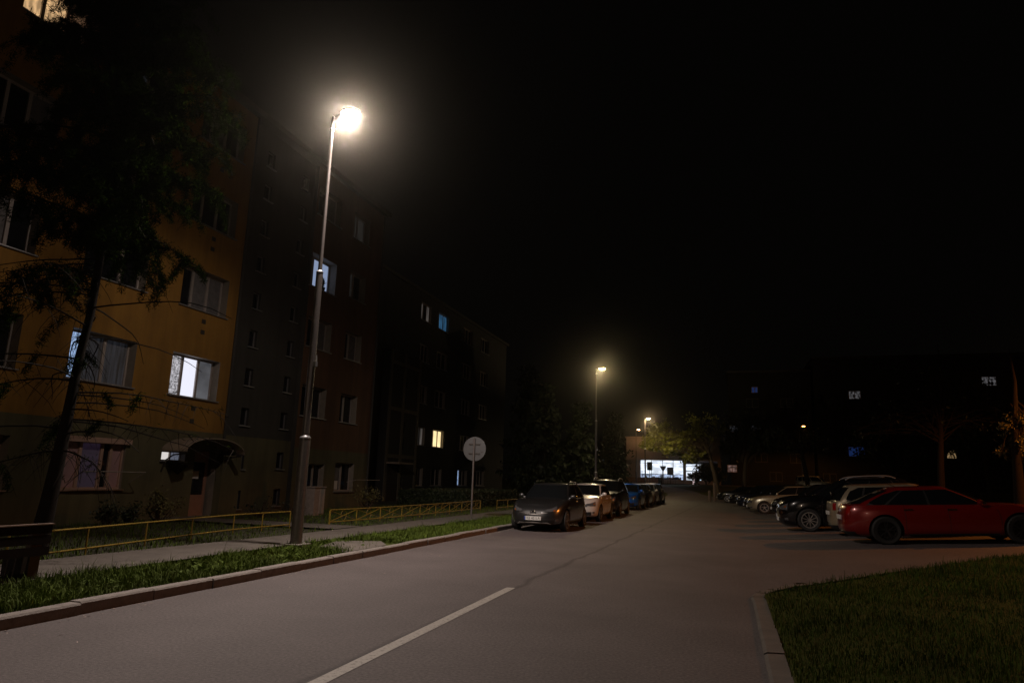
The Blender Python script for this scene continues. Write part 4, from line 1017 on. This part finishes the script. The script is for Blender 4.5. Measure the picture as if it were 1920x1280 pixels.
    # mirrors, handles, door seams
    for sd in (1,-1):
        q = B.Pc(sd, B.phcx(.78), .12)
        m = MB().lathe([(.001,-.09),(.06,-.08),(.085,-.03),(.085,.03),(.06,.08),(.001,.09)], n=10, axis='y')
        m.v = [(q.x+.0+a*.7, q.y+sd*.13+b, q.z+.04+c_*.85) for a,b,c_ in m.v]
        m.tube([(q.x,q.y-sd*.02,q.z-.02),(q.x,q.y+sd*.09,q.z+.01)],.025,6)
        m.build('mirror', pm, t, smooth=True)
        if det:
            for x in ((x_f-1.42)/(L/2), (x_f-2.42)/(L/2)):
                q = B.P(sd, B.phx(x), .86); MB().box((q.x-.1,q.y-.02,q.z-.014),(q.x+.1,q.y+.03,q.z+.014)).build('door_handle', pm if det < 3 else M['chrome'], t)
            mb = MB()
            for x in ((x_f-.42), (x_f-1.52), (x_f-2.5)):
                B.patch(B.P, sd, B.phx((x+.005)/(L/2)), B.phx((x-.005)/(L/2)), .12, .97, 1, 8, .002, mb)
            mb.build('door_seam', M['black'], t, merge=True)
            B.patch(B.P, sd, B.phx((x_f-.45)/(L/2)), B.phx((x_r+.45)/(L/2)), .0, .075, 8, 2, .012).build('sill_trim', M['black'], t, merge=True, smooth=True)
    if rails:
        for sd in (1,-1):
            q0 = B.Pc(sd, B.phcx(.55), 1.0); pts = []
            for i in range(11):
                x = cab[1]-.12 + (cab[2]+.25-(cab[1]-.12))*i/10; y = sd*(.70*W/2-.035); z = H + .05 - .10*(abs(i-5)/5)**5
                pts.append((x,y,z))
            MB().tube(pts, .023, 8).build('roof_rail', M['chrome'] if rails == 'chrome' else M['galv'], t, smooth=True)
    MB().tube([(cab[2]+.25,0,H-.01),(cab[2]+.05,0,H+.09)],[.012,.004],6).build('aerial', M['black'], t)
    # wheels
    for x in (x_f, x_r):
        for sd in (1,-1):
            yc = sd*(W/2-.115)
            w = MB().lathe([(wr*.66,-.09),(wr*.90,-.105),(wr*.98,-.085),(wr,-.04),(wr,.04),(wr*.98,.085),(wr*.90,.105),(wr*.66,.09)], c=(x,yc,wr), n=28, axis='y', closed=True).build('wheel', M['rubber'], t, smooth=True)
            rm = MB().lathe([(wr*.67,sd*.06),(wr*.70,sd*.095),(wr*.63,sd*.095),(wr*.60,sd*.03),(wr*.60,-sd*.05)], c=(x,yc,wr), n=28, axis='y')
            rm.lathe([(.001,sd*.088),(.045,sd*.088),(.055,sd*.07),(.055,sd*.02)], c=(x,yc,wr), n=14, axis='y')
            for k_ in range(spokes):
                a = 2*math.pi*k_/spokes + .3
                offs = (-.09,.09) if spokes == 5 and det > 1 else (0,)
                for o_ in offs:
                    ca, sa = math.cos(a+o_*.5), math.sin(a+o_*.5); cb_, sb = math.cos(a+o_*2.2), math.sin(a+o_*2.2)
                    rm.bar((x+.045*ca,yc+sd*.075,wr+.045*sa),(x+wr*.64*cb_,yc+sd*.085,wr+wr*.64*sb),.036,.022)
            rm.build('rim', M[rim], w, smooth=True, angle=30)
            MB().lathe([(.001,sd*.0),(wr*.6,sd*.0)], c=(x,yc-sd*.03,wr), n=20, axis='y').build('brake_disc', M['dark_alloy'], w)
    return t, B

HD = R(-90)   # facing the camera
kw = dict(heading=HD)
c1, B1 = make_car('parked_car', 'dark grey estate car with roof rails nearest the camera, facing the viewer', L=4.6, W=1.76, H=1.46, paint=(.045,.044,.045), wb=2.7, fo=.94, hood=.72, rails='chrome', plate_text='KE 451LR', loc=(-5.64,22.72,0), grille=(.28,.655,.79), head_shape=(.42,.7,.70,.88), nose=.17, n=4.0, rough=.3, metal=.7, **kw)
# oval emblem and wing-shaped chrome trim on its nose
xf = B1.P(1, 0, .72).x; zc = B1.P(1,0,.715).z
em = MB()
def ell(cx, cz, a, b, x): return [(x, cx+a*math.cos(2*math.pi*i/20), cz+b*math.sin(2*math.pi*i/20)) for i in range(20)]
em.tube(ell(0,zc,.082,.056,xf+.03), .009, 6, closed=True).tube(ell(0,zc,.03,.052,xf+.032), .007, 6, closed=True).tube(ell(0,zc+.024,.055,.026,xf+.032), .007, 6, closed=True)
em.build('emblem', M['chrome'], c1, smooth=True)
mb = MB()
for sd in (1,-1): mb.tube([B1.P(sd, 0, .615)+Vector((.014,0,0)), B1.P(sd, B1.phy(.25), .64)+Vector((.014,0,0)), B1.P(sd, B1.phy(.5), .69)+Vector((.012,0,0))], [.014,.012,.006], 6)
mb.build('nose_trim', M['alloy'], c1, smooth=True)
mb = MB()
pts = [B1.P(-1, B1.phy(.62), .08), B1.P(-1, B1.phy(.5), .15), B1.P(-1, 0, .165), B1.P(1, B1.phy(.5), .15), B1.P(1, B1.phy(.62), .08)]
mb.tube([p+Vector((.014,0,0)) for p in pts], .018, 6); mb.build('bumper_trim', M['alloy'], c1, smooth=True)

make_car('parked_car', 'white hatchback second in the kerb row with lamp light on its bonnet', L=4.3, W=1.72, H=1.46, paint=(.50,.46,.43), wb=2.6, fo=.86, hood=.80, belt=.97, loc=(-5.64,28.75,0), grille=(.5,.64,.76), metal=.15, rough=.25, n=5.2, **kw)
make_car('parked_car', 'black tall estate car with silver roof rails behind the white hatchback', L=4.6, W=1.82, H=1.66, paint=(.008,.008,.009), wb=2.7, wr=.35, hood=.92, belt=1.08, tail=1.12, rails='galv', loc=(-5.66,33.9,0), grille=(.5,.62,.78), **kw)
make_car('parked_car', 'bright blue hatchback in the middle of the kerb row', L=4.1, W=1.74, H=1.49, paint=(.015,.14,.62), wb=2.55, fo=.82, hood=.86, belt=.99, rough=.22, loc=(-5.75,42.2,0), det=1, metal=.55, **kw)
make_car('parked_car', 'dark hatchback just behind the bright blue car', L=3.9, W=1.7, H=1.48, paint=(.02,.022,.026), wb=2.5, fo=.8, loc=(-5.72,46.8,0), det=0, **kw)
make_car('parked_car', 'pale silver car between two dark ones near the far end of the kerb row', L=3.9, W=1.7, H=1.5, paint=(.42,.40,.38), wb=2.5, fo=.8, loc=(-5.72,51.3,0), det=0, **kw)
make_car('parked_car', 'black car last in the kerb row before the far lamp', L=4.0, W=1.74, H=1.52, paint=(.012,.012,.013), wb=2.55, fo=.8, loc=(-5.72,55.8,0), det=0, **kw)

# car park row
G2 = 'cars parked side by side in the car park'
sl = math.atan(.06)
red_mat = dict(metal=.25, rough=.3)
def lot_car(x, y, toR, **k_):
    """toR: nose to the right; otherwise nose towards the road"""
    return make_car('parked_car', loc=(x, y, T(x,y)), heading=0 if toR else math.pi, pitch=(sl if toR else -sl) if y < 62 else 0, group=G2, **k_)
c, B = lot_car(5.27, 20.75, True, label='red fastback with black wheels nearest on the right', L=4.85, W=1.86, H=1.42, paint=(.18,.004,.003), wb=2.95, fo=.93, wr=.345, hood=.80, belt=.92, tail=.98, cab=(1.12,.15,-1.2,-2.22), rim='dark_alloy', st=.12, nose=.16, det=3, third=True, **red_mat)
lot_car(5.05, 23.5, True, label='beige hatchback with its tail to the road beside the red fastback', L=4.25, W=1.76, H=1.50, paint=(.34,.28,.19), wb=2.55, fo=.85, hood=.82, belt=.97, cab=(1.15,.4,-1.55,-1.98), metal=.4)
lot_car(4.0, 26.15, False, label='black sport utility car with pale roof rails and ten spoke wheels', L=4.7, W=1.86, H=1.69, paint=(.006,.006,.007), wb=2.72, fo=.92, wr=.37, hood=.98, belt=1.12, tail=1.16, spokes=10, rails='galv', det=2, rough=.2)
lot_car(4.1, 28.95, False, label='dark saloon with chrome grille beyond the black sport utility car', L=4.6, W=1.8, H=1.46, paint=(.012,.013,.015), wb=2.7, grille=(.45,.55,.80), det=1, rough=.18)
lot_car(4.4, 31.7, False, label='dark grey hatchback fifth along in the car park', L=4.2, W=1.76, H=1.48, paint=(.02,.02,.022), det=0, rough=.2)
lot_car(4.35, 34.6, False, label='navy estate car before the pale car in the car park', L=4.4, W=1.76, H=1.5, paint=(.01,.014,.03), det=0, rough=.2)
lot_car(4.15, 37.5, False, label='black hatchback just in front of the pale cream car', L=4.2, W=1.76, H=1.5, paint=(.01,.01,.012), det=0, rough=.2)
lot_car(3.15, 41.6, False, label='pale cream car with its bonnet towards the road', L=4.3, W=1.76, H=1.45, paint=(.26,.25,.18), det=1, hood=.78)
lot_car(3.0, 45.2, False, label='black hatchback just beyond the pale cream car', L=4.2, W=1.76, H=1.5, paint=(.012,.012,.014), det=0, rough=.18)
lot_car(2.6, 49.8, False, label='dark blue small car towards the far end of the car park', L=4.1, W=1.74, H=1.5, paint=(.012,.02,.045), det=0, rough=.18)
lot_car(2.2, 57.0, False, label='last but one dark car in the car park row', L=4.3, W=1.76, H=1.48, paint=(.015,.015,.016), det=0, rough=.2)
lot_car(1.2, 67.0, False, label='last dark saloon by the wooden post under the trees', L=4.4, W=1.76, H=1.45, paint=(.016,.018,.016), det=0, rough=.25)
make_car('parked_van', 'distant van lit orange by the sodium lamp', L=4.3, W=1.8, H=1.8, paint=(.45,.42,.38), wb=2.7, fo=.8, hood=1.0, belt=1.1, tail=1.12, cab=(1.5,.75,-1.95,-2.12), loc=(10.6,97.5,1.22), heading=R(-12), det=0, group='far vehicles', cat='van', metal=.1)
# wooden posts at the far corner of the car park
for (x,y,h,lab) in ((-1.25,70,1.75,'taller wooden post at the far corner of the car park'),(-1.7,69,1.0,'short pale post at the far corner of the car park')):
    tag(MB().lathe([(.001,-.1),(.14,-.1),(.13,h-.05),(.10,h),(.001,h)], c=(x,y,T(x,y)), n=10).build('wooden_post', M['wood'], org=(x,y,T(x,y)), smooth=True), lab, 'post')

# ------------------------------------------------------------------ thin volume added to imitate lens glare round the lamps
hz = MB().box((-120,-60,-2.5),(120,160,24)).build('glare_haze', [])
m = bpy.data.materials.new('glare_haze'); m.use_nodes = True; nt = m.node_tree
for n_ in list(nt.nodes): nt.nodes.remove(n_)
out = nt.nodes.new('ShaderNodeOutputMaterial'); pv = nt.nodes.new('ShaderNodeVolumePrincipled')
pv.inputs['Color'].default_value = (1,.95,.80,1); pv.inputs['Density'].default_value = .0004; pv.inputs['Anisotropy'].default_value = .972
nt.links.new(pv.outputs[0], out.inputs['Volume'])
hz.data.materials.append(m); tag(hz, kind='stuff')

# ------------------------------------------------------------------ sky, camera, render settings
w = bpy.data.worlds.new('World'); S.world = w; w.use_nodes = True; nt = w.node_tree
bg = nt.nodes['Background']; sky = nt.nodes.new('ShaderNodeTexSky'); sky.sky_type = 'NISHITA'; sky.sun_disc = False
sky.sun_elevation = R(-8); sky.sun_rotation = R(150); nt.links.new(sky.outputs[0], bg.inputs['Color']); bg.inputs['Strength'].default_value = .05
glow = nt.nodes.new('ShaderNodeMix'); glow.data_type = 'RGBA'; glow.blend_type = 'ADD'; glow.inputs[0].default_value = 1; glow.inputs[7].default_value = (.020,.0175,.0145,1)   # town sky glow
nt.links.new(sky.outputs[0], glow.inputs[6]); nt.links.new(glow.outputs[2], bg.inputs['Color'])
cam = bpy.data.cameras.new('Camera'); co = bpy.data.objects.new('Camera', cam); C.objects.link(co)
cam.lens = 24; cam.sensor_width = 36; cam.clip_end = 2000; cam.clip_start = .05
f = 1280.; s_ = .03; yh = 897.; vx = 1365.
u = Vector((s_, -1, (yh-640)/f)).normalized()
Fw = Vector((vx-960, yh+s_*(vx-960)-640, f)).normalized(); Rt = Fw.cross(u)
if Rt.x < 0: Rt = -Rt
rows = (Rt, Fw, u)      # world axes in camera space (x right, y down, z forward)
m4 = Matrix(((Rt.x, -Rt.y, -Rt.z, 0), (Fw.x, -Fw.y, -Fw.z, 0), (u.x, -u.y, -u.z, 1.55), (0,0,0,1)))
co.matrix_world = m4; S.camera = co
S.view_settings.view_transform = 'Standard'; S.view_settings.look = 'None'; S.view_settings.exposure = 0; S.view_settings.gamma = 1
S.render.engine = 'CYCLES'
S.cycles.use_denoising = True
try: S.cycles.denoiser = 'OPENIMAGEDENOISE'
except Exception: pass
S.cycles.max_bounces = 6; S.cycles.diffuse_bounces = 3; S.cycles.glossy_bounces = 3; S.cycles.volume_bounces = 0; S.cycles.transmission_bounces = 2
S.cycles.use_light_tree = True; S.cycles.sample_clamp_indirect = 4
S.cycles.caustics_reflective = False; S.cycles.caustics_refractive = False
